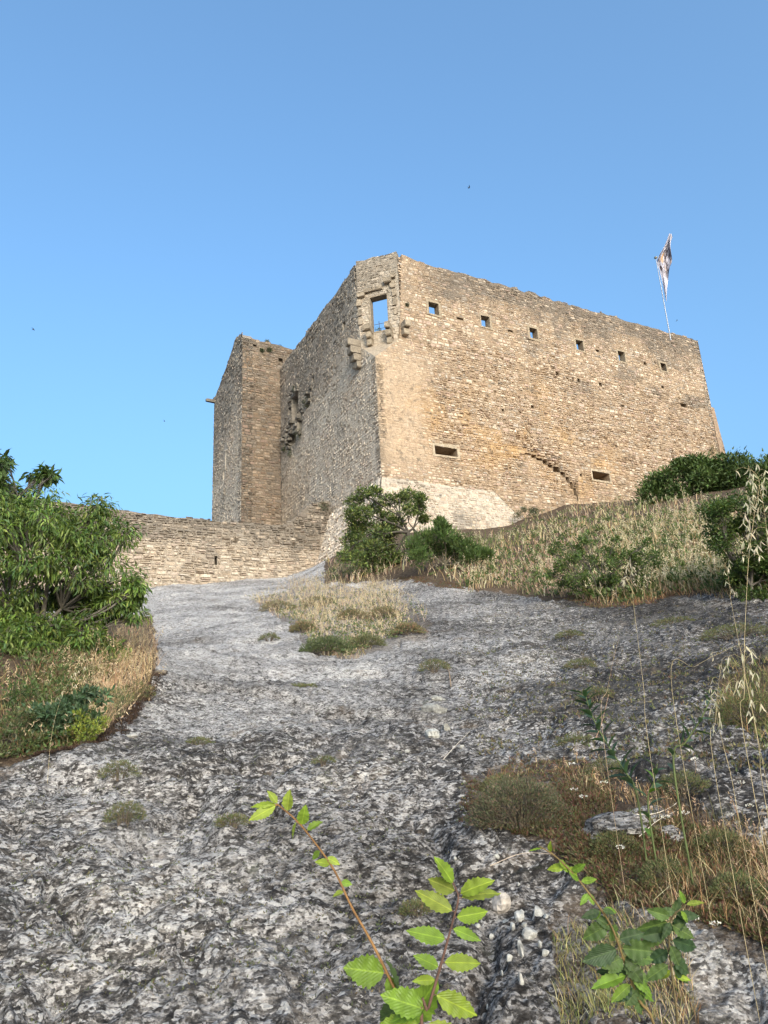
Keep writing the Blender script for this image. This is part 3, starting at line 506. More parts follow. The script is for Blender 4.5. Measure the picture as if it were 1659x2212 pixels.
def leaves(mb, P, D, Nn, L, W_, col, simple=False):
    P, D = np.asarray(P), nrm(np.asarray(D)); S = nrm(np.cross(D, Nn)); Nn = np.cross(S, D); n = len(P); L = np.broadcast_to(L, n)[:, None, None]; W_ = np.broadcast_to(W_, n)[:, None, None]
    T = LT[[0, 1, 5, 2]] if simple else LT
    v = P[:, None] + D[:, None] * (T[None, :, 0:1] * L) + S[:, None] * (T[None, :, 1:2] * W_ * 1.2) + Nn[:, None] * (T[None, :, 2:3] * L); k = len(T); base = (np.arange(n) * k)[:, None, None]
    if simple: mb.add(v, base[:, 0] + np.array([0, 1, 2, 3]), col); return
    q = np.array([(1, 3, 7, 6), (6, 7, 4, 2)]); t = np.array([(0, 1, 6), (0, 6, 2), (3, 5, 7), (7, 5, 4)])
    mb.add(v, base + q[None], np.repeat(col, 2, 0)); mb.add(np.zeros((0, 3)), base + t[None] - mb.n + (mb.n - n * k) , np.repeat(col, 4, 0))
def blades(mb, P, H, lean, W_, col, droop=.3):
    n = len(P); th = rng.uniform(0, 2 * np.pi, n); s = np.stack([np.cos(th), np.sin(th), np.zeros(n)], 1); H = np.broadcast_to(H, n)[:, None]; W_ = np.broadcast_to(W_, n)[:, None]; lv = []
    for t, w_ in ((0, 1), (.4, .8), (.75, .5)):
        c = P + lean * (t ** 1.7) * H + np.array([0, 0, 1]) * H * (t - droop * t ** 3 * .5); lv += [c - s * W_ * w_ / 2, c + s * W_ * w_ / 2]
    lv.append(P + lean * H + np.array([0, 0, 1]) * H * (1 - droop * .5)); v = np.stack(lv, 1); b = (np.arange(n) * 7)[:, None, None]
    mb.add(v, b + np.array([(0, 1, 3, 2), (2, 3, 5, 4)])[None], np.repeat(col, 2, 0)); mb.add(np.zeros((0, 3)), b[:, 0] + np.array([4, 5, 6]) - mb.n + (mb.n - n * 7), col); return v[:, 6]
def colvar(base, n, dv=.25, dh=.12):
    return np.clip(np.asarray(base) * (1 + rng.uniform(-dv, dv, (n, 1))) * (1 + rng.uniform(-dh, dh, (n, 3))), .003, .9)
def pick(bases, n, dv=.25, dh=.1): b = np.array(bases); return colvar(b[rng.integers(0, len(b), n)], n, dv, dh)
def rdir(n): return nrm(rng.normal(size=(n, 3)))
def grass(name, label, q, P, H, W_, cols, lean=.35, heads=.0, hcol=(.62, .52, .36), hl=.03, cat='grass', droop=.3):
    n = len(P); m = MB(); k = np.clip(8 / np.hypot(P[:, 0], P[:, 1]), .3, 3) * 1.1; H = H * rng.uniform(.4, 1.1, n) * (1 + .75 * fbm(P[:, 0] * k, P[:, 1] * k, 3, 151)) * np.where(rng.random(n) < .06, 1.5, 1); th = rng.uniform(0, 2 * np.pi, n); le = np.stack([np.cos(th), np.sin(th), np.zeros(n)], 1) * rng.uniform(.05, lean, (n, 1))
    cb = np.array(cols); ci = ((np.clip(.5 + 1.1 * fbm(P[:, 0] * k * .7, P[:, 1] * k * .7, 3, 161) + rng.normal(0, .22, n), 0, .999)) * len(cb)).astype(int)
    tips = blades(m, P - [0, 0, .02], H, le, W_, colvar(cb[ci], n), droop); k = int(n * heads)
    if k:
        idx = np.argsort(-H + rng.uniform(-.2, .2, n))[:k]
        for j in range(7):
            Pj = tips[idx] - (le[idx] * .8 + [0, 0, .9]) * (H[idx] * .05 * j)[:, None]; D = rdir(k) * .7 + [0, 0, .5 - .8 * (j % 2)]; leaves(m, Pj, D, rdir(k), hl * rng.uniform(.7, 1.3, k), hl * .3, colvar(hcol, k, .2, .05), True)
    o = m.build(name, M_DRY, None, 'stuff'); tag(o, label, cat, None, 'stuff'); return o
def clump_plant(name, label, cat, base, clumps, leaf, n_limbs=5, bark=(.12, .10, .085), r0=.05, mat_=None, parts=0, group=None, droop=0.0, simple=True, up=.3, trunk=None, density=None, fol='foliage'):
    """Woody plant: stems from the base to every leafy clump; leaf = (length, width, colours, leaves per clump)."""
    mat_ = mat_ or M_LEAF; root = thing(name, label, cat, base, group); base = np.array(base); C = np.array([c[0] for c in clumps]); R = np.array([c[1] for c in clumps])
    fork = np.array(trunk[-1]) if trunk is not None else base + (C.mean(0) - base) * .22
    m = MB(); tube(m, curve([base - [0, 0, .15]] + ([np.array(t) for t in trunk] if trunk is not None else [fork]), 7), np.linspace(r0 * 1.25, r0 * .85, 7), bark, 8); m.build('trunk', M_BARK, root, None, True)
    ang = np.arctan2(C[:, 0] - fork[0], C[:, 2] - fork[2]); order = np.argsort(ang); groups = np.array_split(order, n_limbs)
    for g_ in groups:
        if not len(g_): continue
        m = MB(); ctr = fork + (C[g_].mean(0) - fork) * .5 + rng.normal(0, .08, 3) * np.linalg.norm(C[g_].mean(0) - fork); tube(m, curve([fork, fork + (ctr - fork) * .5 + [0, 0, .05 * np.linalg.norm(ctr - fork)], ctr], 6), np.linspace(r0 * .7, r0 * .42, 6), bark, 6)
        for i in g_:
            mid = (ctr + C[i]) / 2 + rng.normal(0, .1, 3) * np.linalg.norm(C[i] - ctr); tube(m, curve([ctr, mid, C[i]], 6), np.linspace(r0 * .36, r0 * .1, 6), bark, 5)
            for _ in range(5):
                e = C[i] + rdir(1)[0] * R[i] * .8; tube(m, curve([mid, (C[i] + e) / 2, e], 4), np.linspace(r0 * .14, r0 * .05, 4), bark, 4)
        m.build('branch', M_BARK, root, None, True)
    P, cc, D, Nn = [], [], [], []
    for i, (c, r) in enumerate(zip(C, R)):
        n = int(leaf[3] * rng.uniform(.8, 1.2)); d = rdir(n); rad = r * rng.uniform(.25, 1.0, (n, 1)) ** .6 * (1 + .25 * rng.normal(size=(n, 1))).clip(.4, 1.5); p = c + d * rad * [1, 1, .8]; P.append(p)
        D.append(nrm(d * .8 + rdir(n) * .7 + [0, 0, up - droop])); Nn.append(nrm(rdir(n) * .6 + d * .4 + [0, 0, .8])); cc.append(pick(leaf[2], n) * rng.uniform(.8, 1.2))
    P, D, Nn, cc = map(np.concatenate, (P, D, Nn, cc)); L = leaf[0] * rng.uniform(.6, 1.25, len(P)); keep_ = np.ones(len(P), bool)
    if parts:
        ds = np.linalg.norm(P - CAM, axis=1); px, py = proj(P); sc = L / ds ** 3 * ((px > -10) & (px < PW + 10)); idx = np.argsort(-sc)[:parts]; keep_[idx] = False; var = []
        for k in range(8):
            mm = MB(); leaves(mm, np.zeros((1, 3)), np.array([[1.0, 0, 0]]), np.array([[0, 0, 1.0]]), 1.0, leaf[1] / leaf[0], pick(leaf[2], 1), False); var.append(mm.mesh('leaf', mat_))
        for i in idx:
            d = D[i]; s = nrm(np.cross(d, Nn[i])); n2 = np.cross(s, d); o = bpy.data.objects.new('leaf', var[random.randrange(8)]); COL.objects.link(o); own(o, root)
            A = np.stack([d, -s, n2], 1) * L[i]; o.matrix_basis = Matrix([[*A[0], P[i][0]], [*A[1], P[i][1]], [*A[2], P[i][2]], [0, 0, 0, 1]])
    m = MB(); leaves(m, P[keep_], D[keep_], Nn[keep_], L[keep_], L[keep_] * leaf[1] / leaf[0], cc[keep_], simple); m.build(fol, mat_, root, 'stuff'); return root
def blob(px, py, rx, ry, dist, n, rr, depth=.7):
    """n leafy clumps spread through an egg-shaped crown seen at a pixel, of radius rx, ry pixels."""
    out = []; s = dist / FPX; c = at(px, py, dist); right = nrm(np.array([c[1], -c[0], 0])); fw = nrm(np.array([c[0], c[1], 0]))
    for _ in range(n):
        d = rdir(1)[0] * rng.uniform(.45, 1) ** .5; out.append((c + right * d[0] * rx * s + np.array([0, 0, 1]) * d[2] * ry * s + fw * d[1] * depth * min(rx, ry * 1.5) * s, rr * s * rng.uniform(.7, 1.25)))
    return out
G1 = [(.055, .10, .022), (.075, .125, .028), (.04, .08, .02), (.10, .15, .035), (.06, .095, .04)]
# --- left tree
tb = gp(92, 1392); td = math.hypot(tb[0], tb[1]) + .1
cl = blob(70, 1215, 190, 150, td, 52, 36) + blob(215, 1150, 60, 60, td, 8, 34) + blob(235, 1285, 75, 40, td, 10, 30) + blob(270, 1320, 45, 25, td, 4, 24) + blob(-90, 1250, 130, 150, td, 20, 45) + blob(60, 1110, 90, 45, td, 14, 34) + blob(30, 1420, 70, 60, td, 8, 36) + blob(130, 1455, 50, 40, td - .2, 6, 30) + blob(20, 1400, 90, 60, td - .4, 14, 34) + blob(140, 1400, 110, 50, td - .2, 14, 30) + blob(60, 1470, 70, 35, td - .4, 8, 26) + blob(110, 1335, 120, 60, td + .35, 20, 32) + blob(230, 1390, 40, 25, td - .1, 4, 22)
clump_plant('almond_tree', 'leafy green tree with long drooping leaves at the left edge of the rock', 'tree', tb, cl, (.086, .019, [(.11, .17, .034), (.15, .21, .05), (.07, .12, .03), (.20, .25, .062), (.095, .145, .055)], 185), 8, (.10, .085, .07), .045, M_LEAF, 300, None, .75, False, 0.0)
b2 = at(20, 1150, 13.0); b2[2] = float(ground_z(b2[0], b2[1]))
clump_plant('broadleaf_tree', 'dark leafy treetop showing above the drooping tree at the left edge', 'tree', b2, blob(35, 1038, 70, 40, 13.0, 15, 15) + blob(5, 982, 22, 12, 13.0, 3, 10) + blob(90, 1030, 22, 16, 13.0, 4, 9) + blob(-60, 1040, 70, 60, 13, 8, 20) + blob(20, 1100, 80, 40, 13.0, 10, 20), (.15, .045, [(.07, .115, .033), (.10, .15, .042), (.055, .095, .03)], 50), 5, (.08, .07, .06), .05, M_LEAF, 120, None, .5, False, 0.0)
# --- juniper and its neighbours
def px_plant(lst, dist, jit=.6): return [(at(x, y, dist + rng.uniform(-jit, jit)), r * dist / FPX) for x, y, r in lst]
jb = gp(868, 1222); jd = math.hypot(jb[0], jb[1])
J = [(880, 1208, 18), (897, 1196, 16), (915, 1208, 14), (770, 1150, 24), (822, 1172, 26), (850, 1205, 22), (835, 1140, 20), (790, 1190, 26)] + [(x, y, r * .92) for x, y, r in [(765, 1085, 22), (785, 1068, 20), (808, 1064, 20), (838, 1082, 22), (862, 1078, 22), (885, 1072, 24), (908, 1078, 14), (905, 1100, 18), (885, 1102, 20), (760, 1112, 20), (785, 1108, 22), (812, 1098, 20), (835, 1118, 22), (858, 1128, 22), (770, 1140, 24), (795, 1138, 24), (820, 1150, 24), (845, 1152, 18), (915, 1122, 12), (755, 1170, 22), (780, 1172, 26), (810, 1182, 26), (840, 1186, 22), (748, 1200, 20), (772, 1206, 26), (800, 1212, 28), (830, 1214, 24), (857, 1205, 18)]]
clump_plant('juniper_tree', 'gnarled dark green juniper tree standing before the keep corner', 'tree', jb, px_plant(J, jd, .7), (.12, .05, [(.07, .105, .03), (.11, .145, .038), (.045, .07, .024), (.16, .185, .05)], 480), 6, (.06, .05, .04), .075, M_NEEDLE, 0, None, 0, True, .5, [at(880, 1190, jd), at(882, 1150, jd)])
sb = gp(960, 1235); sd = math.hypot(sb[0], sb[1])
clump_plant('broom_shrub', 'low bright green broom shrub beside the juniper', 'shrub', sb, px_plant([(895, 1178, 22), (915, 1165, 22), (940, 1160, 24), (965, 1158, 22), (950, 1130, 12), (958, 1140, 12), (985, 1172, 20), (1005, 1182, 20), (1030, 1192, 16), (1050, 1198, 14), (930, 1190, 24), (960, 1190, 24), (990, 1198, 22), (905, 1200, 22), (1015, 1205, 18)], sd, .6), (.16, .035, [(.06, .10, .026), (.085, .13, .032), (.045, .075, .02)], 420), 5, (.1, .085, .06), .04, M_NEEDLE, 0, None, 0, True, .9)
bx = 44.0; bb = at(1520, 1110, bx); bb[2] = float(ground_z(bb[0], bb[1]))
clump_plant('evergreen_bush', 'large dark evergreen bush at the right end of the keep', 'bush', bb, blob(1490, 1050, 95, 48, 38, 34, 26) + blob(1600, 1030, 75, 48, 38, 26, 26) + blob(1690, 1040, 60, 60, 38, 12, 28) + px_plant([(1465, 1003, 12), (1470, 1012, 14), (1405, 1080, 18)], 38), (.19, .085, [(.045, .075, .022), (.065, .10, .028), (.085, .125, .036)], 420), 6, (.08, .07, .055), .09, M_NEEDLE, 0, None, 0, True, .4)
rb = gp(1625, 1300); rd = math.hypot(rb[0], rb[1])
clump_plant('hawthorn_shrub', 'tall loose green shrub on the grassy bank at the right edge', 'shrub', rb, blob(1600, 1110, 75, 50, rd, 22, 20) + blob(1610, 1190, 65, 60, rd, 22, 20) + blob(1630, 1250, 60, 40, rd, 12, 18) + blob(1680, 1150, 60, 100, rd, 14, 24), (.06, .034, [(.06, .10, .026), (.085, .13, .034), (.115, .155, .04), (.045, .08, .024)], 260), 6, (.1, .085, .07), .035, M_LEAF, 0, None, 0, True, .2)
gb = gp(1290, 1296); gd = math.hypot(gb[0], gb[1])
clump_plant('bramble_shrub', 'spreading thorny green shrub in the dry grass below the keep wall', 'shrub', gb, blob(1285, 1230, 100, 42, gd, 62, 11) + blob(1390, 1205, 40, 32, gd, 16, 10) + blob(1235, 1185, 50, 24, gd, 14, 9) + blob(1330, 1268, 75, 26, gd, 24, 11) + px_plant([(1215, 1160, 8), (1268, 1155, 8), (1330, 1165, 9), (1400, 1170, 9)], gd), (.055, .03, [(.075, .12, .03), (.11, .16, .04), (.14, .19, .055), (.055, .09, .03)], 95), 7, (.09, .075, .06), .018, M_LEAF, 0, None, 0, True, .3)
wb = at(1130, 1125, 43.5); wb[2] = float(ground_z(wb[0], wb[1]))
clump_plant('wall_foot_shrub', 'small grey green shrub at the end of the pale stone talus', 'shrub', wb, blob(1138, 1108, 26, 14, 43.5, 10, 9), (.09, .035, [(.07, .085, .045), (.09, .105, .055)], 150), 3, (.1, .09, .07), .03, M_NEEDLE)
# --- weeds at the left foot of the slope
a0 = gp(140, 1618); ad = math.hypot(a0[0], a0[1])
clump_plant('mugwort_weed', 'bluish green weed beneath the left tree', 'weed', a0, blob(130, 1560, 60, 45, ad, 22, 17) + blob(170, 1520, 50, 30, ad, 8, 15) + blob(90, 1590, 40, 30, ad, 6, 16), (.045, .016, [(.075, .12, .06), (.095, .145, .075), (.06, .10, .05)], 75), 7, (.09, .11, .05), .010, M_LEAF, 100, None, 0, False, .5)
a1 = gp(185, 1612); ad = math.hypot(a1[0], a1[1])
clump_plant('spurge_weed', 'yellow green feathery weed in front of the bluish weed', 'weed', a1, blob(180, 1570, 38, 32, ad - .1, 14, 12) + blob(205, 1560, 22, 25, ad, 5, 10), (.026, .008, [(.22, .26, .045), (.17, .22, .05), (.26, .28, .05)], 85), 6, (.12, .14, .05), .007, M_LEAF, 0, None, 0, True, .7)
for px_, py_, rx_, ry_, n_, cs_, lb_ in ((40, 1590, 55, 40, 14, [(.07, .10, .04), (.10, .13, .05), (.13, .12, .06)], 'dull green weed at the left edge beside the bluish weed'), (70, 1500, 60, 40, 14, [(.06, .10, .03), (.085, .13, .04), (.05, .08, .03)], 'dark leafy weed under the lowest branches of the left tree'), (300, 1500, 28, 26, 7, [(.17, .13, .07), (.22, .16, .09), (.12, .13, .05)], 'brownish dry weed at the right edge of the soil'), (215, 1440, 40, 30, 8, [(.10, .13, .04), (.15, .16, .06), (.20, .15, .08)], 'olive weed in the rusty grass below the tree')):
    a3 = gp(px_, py_ + ry_); ad = math.hypot(a3[0], a3[1]); clump_plant('meadow_weed', lb_, 'weed', a3, blob(px_, py_, rx_, ry_, ad, n_, 15), (.035, .011, cs_, 80), 6, (.12, .10, .06), .006, M_LEAF, 0, None, 0, True, .6)
a2 = gp(250, 1560); ad = math.hypot(a2[0], a2[1])
clump_plant('fennel_weed', 'fine grey green wispy weed at the rock edge below the dry grass', 'weed', a2, blob(245, 1525, 45, 35, ad, 14, 13), (.04, .004, [(.12, .15, .06), (.15, .17, .07)], 80), 6, (.1, .11, .05), .006, M_LEAF, 0, None, 0, True, .9)
# ------------------------------------------------------------------ ground cover
STRAW = [(.50, .38, .22), (.58, .46, .28), (.42, .30, .17), (.62, .53, .36), (.36, .24, .13)]; RUST = [(.30, .165, .085), (.38, .23, .12), (.24, .13, .07), (.46, .31, .18)]; MIXG = [(.16, .19, .06), (.22, .22, .08), (.12, .15, .05), (.30, .26, .11)]
def dens(P, lo=7): return np.clip(np.linalg.norm(P - CAM, axis=1) / lo, .6, 8)
BANK_SEEN = [(700, 1258), (880, 1250), (1010, 1270), (1130, 1288), (1250, 1300), (1400, 1298), (1500, 1283), (1700, 1270), (1700, 1080), (1450, 1090), (1250, 1095), (1120, 1140), (1000, 1170), (900, 1180), (700, 1215)]
q, P = sample_poly(BANK_SEEN, 650, thin=.8); grass('wispy_grass', 'tall wispy pale stalks standing above the grass of the bank', q, P, .85, .012, STRAW, .6, .9, (.60, .50, .37), .065)
q, P = sample_poly(BANK_SEEN, 7500, thin=.88); grass('dry_grass', 'tall pale dry grass covering the bank below the keep', q, P, .52, .016 * np.clip(np.linalg.norm(P, axis=1) / 18, .8, 2), [(.13, .16, .06), MIXG[0], (.27, .25, .13)] + STRAW + [(.56, .44, .33), (.48, .33, .24)], .8, .16, (.66, .57, .42), .07)
q, P = sample_poly([(690, 1262), (880, 1255), (1010, 1275), (1130, 1292), (1250, 1304), (1400, 1302), (1500, 1288), (1659, 1280), (1659, 1240), (1300, 1262), (1000, 1240), (720, 1230)], 1800, jag=22, thin=.9); grass('russet_grass', 'short reddish brown dry grass along the lower edge of the bank', q, P, .22, .014, RUST + [(.2, .17, .08), (.14, .15, .06)], .9)
q, P = sample_poly(Z_MID, 3800, jag=28, thin=.97); grass('dry_grass', 'tan dry grass patch in the middle of the pale rock', q, P, .36 * np.clip((1450 - q[:, 1]) / 120, .5, 1.5) * .8, .008, [(.13, .15, .06), (.20, .19, .09)] + RUST + STRAW + [(.56, .44, .33)], 1.0, .3, (.60, .48, .33), .04)
q, P = sample_poly([(130, 1420), (330, 1340), (345, 1440), (320, 1500), (270, 1560), (180, 1620), (60, 1635), (-60, 1640), (-60, 1480)], 4200, thin=.85); grass('dry_grass', 'rusty dry grass under the drooping tree at left', q, P, .23, .004, [(.13, .15, .055), (.17, .18, .07)] + RUST + STRAW + STRAW[:2] + [(.55, .36, .22)], 1.0, .10, (.55, .42, .28), .03)
q, P = sample_poly([(1230, 1640), (1320, 1655), (1420, 1710), (1560, 1790), (1690, 1830), (1690, 1960), (1560, 1880), (1450, 1800), (1300, 1720), (1040, 1690), (1100, 1655)], 1000, thin=.9); grass('dry_grass', 'short rust coloured grass on the mound at lower right', q, P, .11, .004, [(.13, .09, .055), (.19, .125, .075), (.11, .11, .055)] * 2 + RUST[:3] + STRAW[:1], .8, .12, (.52, .36, .25), .014)
q, P = sample_poly([(1560, 1440), (1700, 1420), (1700, 1600), (1620, 1590), (1540, 1540)], 1300, thin=.8); grass('dry_grass', 'tuft of dry grass and weeds at the right edge of the rock', q, P, .13, .005, RUST + MIXG + [(.16, .12, .07)], 1.0)
q, P = sample_poly([(1190, 2050), (1320, 1980), (1480, 2030), (1520, 2230), (1200, 2230)], 2200); grass('thin_grass', 'thin dry blades among the leafy seedling at lower right', q, P, .10, .003, RUST + STRAW + MIXG, .9)
q, P = sample_poly([(1300, 1960), (1560, 1800), (1690, 1830), (1690, 2060), (1480, 2010)], 900); grass('thin_grass', 'sparse straw stems lying over the red stonecrop', q, P, .12, .003, RUST + STRAW, 1.0)
def mat_cover(name, label, q, P, size, cols, k=6, cat='ground cover'):
    m = MB(); n = len(P)
    for j in range(k):
        d = rdir(n); d[:, 2] = np.abs(d[:, 2]); leaves(m, P + d * size * [.8, .8, .5], d + [0, 0, .25], rdir(n), size * rng.uniform(.7, 1.3, n), size * .42, pick(cols, n), True)
    o = m.build(name, M_LEAF, None, 'stuff'); return tag(o, label, cat, None, 'stuff')
GW = [(.085, .125, .04), (.12, .16, .055), (.07, .10, .035), (.16, .18, .075)]
q, P = sample_poly(BANK_SEEN, 1500, thin=.97); P[:, 2] += rng.uniform(0, .3, len(P)); mat_cover('bank_weeds', 'scattered green weeds growing among the dry grass of the bank', q, P, .12, GW, 9)
q, P = sample_poly(Z_MID, 900, thin=.95); P[:, 2] += rng.uniform(0, .12, len(P)); mat_cover('patch_weeds', 'thin grey green weeds mixed into the dry grass patch mid slope', q, P, .05, GW + [(.2, .15, .09)], 6)
q, P = sample_poly([(-60, 1400), (180, 1400), (215, 1500), (170, 1625), (60, 1640), (-60, 1650)], 1300, thin=.9); P[:, 2] += rng.uniform(0, .12, len(P)); mat_cover('undergrowth', 'tangled low green and brown undergrowth below the left tree', q, P, .04, GW + [(.17, .12, .07), (.12, .085, .05)], 8)
RED = [(.17, .075, .06), (.13, .065, .05), (.20, .11, .075), (.13, .11, .05), (.11, .12, .05)]; SED = [(.12, .13, .055), (.16, .145, .07), (.14, .09, .06), (.09, .105, .045), (.19, .165, .085)]
q, P = sample_poly([(1030, 1800), (1280, 1800), (1420, 1760), (1560, 1820), (1690, 1850), (1690, 2080), (1560, 2030), (1440, 1970), (1300, 1930), (1190, 1850)], 6000, jag=26, thin=.85); mat_cover('stonecrop', 'mat of red and green stonecrop on the dark mound at lower right', q, P, .019, RED + SED)
q, P = sample_poly([(1000, 1770), (1020, 1700), (1100, 1660), (1250, 1650), (1330, 1700), (1330, 1790), (1260, 1800), (1100, 1820)], 3400, jag=24, thin=.8); mat_cover('stonecrop', 'russet stonecrop edging the thyme cushion', q, P, .016, RED + SED[2:])
q, P = sample_poly([(1180, 1300), (1260, 1290), (1420, 1278), (1490, 1285), (1400, 1306), (1260, 1312)], 700, jag=18, thin=.9); mat_cover('stonecrop', 'red stonecrop along the rim of the rock below the bank', q, P, .035, RED)
q, P = sample_poly([(850, 1262), (960, 1258), (1020, 1276), (900, 1276)], 350, thin=.9); mat_cover('stonecrop', 'reddish stonecrop on the rock ledge below the juniper', q, P, .04, RED)
q, P = sample_poly([(60, 1640), (180, 1625), (280, 1560), (335, 1480), (350, 1490), (290, 1580), (200, 1640), (60, 1655)], 1500); mat_cover('leaf_litter', 'dark brown dead leaf litter along the edge of the soil at left', q, P, .02, [(.06, .035, .025), (.10, .06, .04), (.05, .035, .03)])
q, P = sample_poly([(880, 1290), (1659, 1300), (1659, 1660), (1300, 1640), (1000, 1650), (900, 1480)], 1700, jag=26, thin=.97); mat_cover('moss', 'olive brown moss scattered over the dark rock at right', q, P, .03, SED + RED[3:] + [(.16, .12, .08)], 4)
q, P = sample_poly([(350, 1300), (900, 1450), (1000, 1700), (1000, 2200), (0, 2200), (0, 1680), (330, 1520)], 1300, thin=.98); mat_cover('moss', 'thin greenish moss in hollows of the pale rock', q, P, .013, [(.12, .13, .06), (.09, .10, .045), (.15, .12, .07)], 4)
for_mid = [(600, 1310, 40, 14), (690, 1300, 40, 14), (830, 1330, 40, 16), (760, 1330, 34, 14), (880, 1362, 36, 15), (655, 1355, 30, 14)]
def cushion(name, label, cat, px, py, rx, ry, n, cols, ll, group=None, h=.55, flower=None):
    """A low dome of wiry twigs and tiny leaves."""
    b = gp(px, py + ry * .75); ds = math.hypot(b[0], b[1]); s = ds / FPX; R_, Hh = rx * s, ry * 2 * s * .8; root = thing(name, label, cat, b, group); m = MB(); k = max(14, int(n / 60))
    for i in range(k):
        d = rdir(1)[0]; d[2] = abs(d[2]); e = b + d * [R_ * .8, R_ * .8, Hh * .8]; tube(m, curve([b + d * [R_ * .3, R_ * .3, 0] - [0, 0, .02], (b + e) / 2 + [0, 0, Hh * .1], e], 4), np.linspace(.004, .0015, 4) * max(1, ds / 6), (.10, .075, .055), 4)
    m.build('twigs', M_BARK, root, 'stuff'); d = rdir(n); d[:, 2] = np.abs(d[:, 2]); lump = 1 + .28 * fbm(d[:, 0] * 2.5 + px, d[:, 1] * 2.5 + d[:, 2] * 2, 3, 9); rad = (rng.uniform(.5, 1.05, n) ** .5 * lump)[:, None]; P = b + d * rad * [R_, R_ * .9, Hh]
    P[:, 2] = np.maximum(P[:, 2], surf_z(P[:, 0], P[:, 1]) + .005); m = MB(); leaves(m, P, d + rdir(n) * .6 + [0, 0, .5], rdir(n), ll * rng.uniform(.6, 1.4, n), ll * .35, pick(cols, n), True); m.build('foliage', M_NEEDLE, root, 'stuff'); return root
THY = [(.085, .095, .05), (.11, .115, .06), (.065, .075, .04), (.14, .11, .07), (.17, .12, .085)]
cushion('thyme_cushion', 'large grey green thyme cushion on the mound at lower right', 'cushion plant', 1125, 1750, 100, 56, 8000, THY, .014)
cushion('thyme_cushion', 'dark green thyme cushion at the foot of the dry grass patch mid slope', 'cushion plant', 705, 1398, 58, 22, 3200, [(.075, .095, .04), (.10, .12, .05), (.06, .075, .035)], .035)
cushion('thyme_cushion', 'olive thyme cushion beside the dark one in the dry grass patch', 'cushion plant', 792, 1388, 42, 16, 1800, [(.12, .12, .055), (.15, .14, .07), (.09, .10, .045)], .035)
cushion('thyme_cushion', 'mossy green cushion at the right edge beside the oat stalks', 'cushion plant', 1625, 1545, 70, 36, 4500, [(.08, .10, .03), (.11, .13, .04), (.07, .075, .03), (.16, .10, .06)], .014)
for (x_, y_, a_, b_), lb_ in zip(for_mid, ('brownish low tuft at the upper left of the dry grass patch', 'rusty low tuft near the top of the dry grass patch', 'grey green low tuft at the upper right of the dry grass patch', 'tan low tuft in the middle of the dry grass patch', 'russet low tuft at the right tip of the dry grass patch', 'dull green low tuft on the left edge of the dry grass patch')):
    cushion('grass_tuft', lb_, 'cushion plant', x_, y_, a_, b_, 1500, [(.20, .15, .085), (.13, .13, .06), (.24, .15, .09), (.10, .11, .05)], .04)
RC = 'small cushion plants scattered on the rock'
for px, py, rx, ry, lb in ((582, 1384, 22, 9, 'small bright green cushion on the bare rock left of the grass patch'), (1290, 1505, 38, 14, 'grey green cushion on the dark rock below the bramble'), (940, 1455, 34, 16, 'olive cushion in the rock just below the grass patch'), (255, 1700, 38, 20, 'green tuft in the rock crack near the lower left'), (268, 1780, 40, 22, 'wispy green tuft below the crack at lower left'), (1455, 1345, 45, 10, 'low tan cushion on the rock under the right bank'), (1255, 1440, 34, 12, 'small yellowish cushion on the right rock'), (1230, 1375, 30, 9, 'dull green cushion near the top of the right rock'), (1590, 1370, 70, 16, 'wide brownish cushion by the right edge of the rock'), (500, 1850, 34, 14, 'dark moss tuft in the lower left hollow'), (430, 1620, 26, 9, 'thin moss patch on the pale rock mid left'), (1240, 1600, 40, 18, 'dry yellow tuft behind the narrow leaved weed'), (1330, 1835, 45, 24, 'green stonecrop tuft on the dark mound'), (700, 1690, 26, 9, 'faint moss patch above the arching seedling'), (660, 1490, 28, 8, 'brownish moss line across the middle of the rock'), (900, 2000, 30, 14, 'moss patch behind the upright seedling'), (1480, 1700, 50, 26, 'grey green tuft above the bent twig on the mound'), (1560, 1830, 55, 30, 'grey green tuft in the brown grass near the right edge'), (1440, 1900, 46, 26, 'olive tuft low on the mound behind the bushy seedling'), (1310, 1655, 44, 20, 'brownish tuft on the top edge of the mound'), (1600, 1950, 50, 24, 'dull green tuft at the lower right edge'), (1080, 1700, 40, 20, 'russet tuft on the upper left of the mound')):
    cushion('cushion_plant', lb, 'cushion plant', px, py, rx, ry, int(260 + rx * ry * 1.4), [(.10, .12, .045), (.14, .14, .06), (.075, .09, .035), (.16, .12, .06)], .018 * max(.6, math.hypot(*gp(px, py)[:2]) / 8), RC)
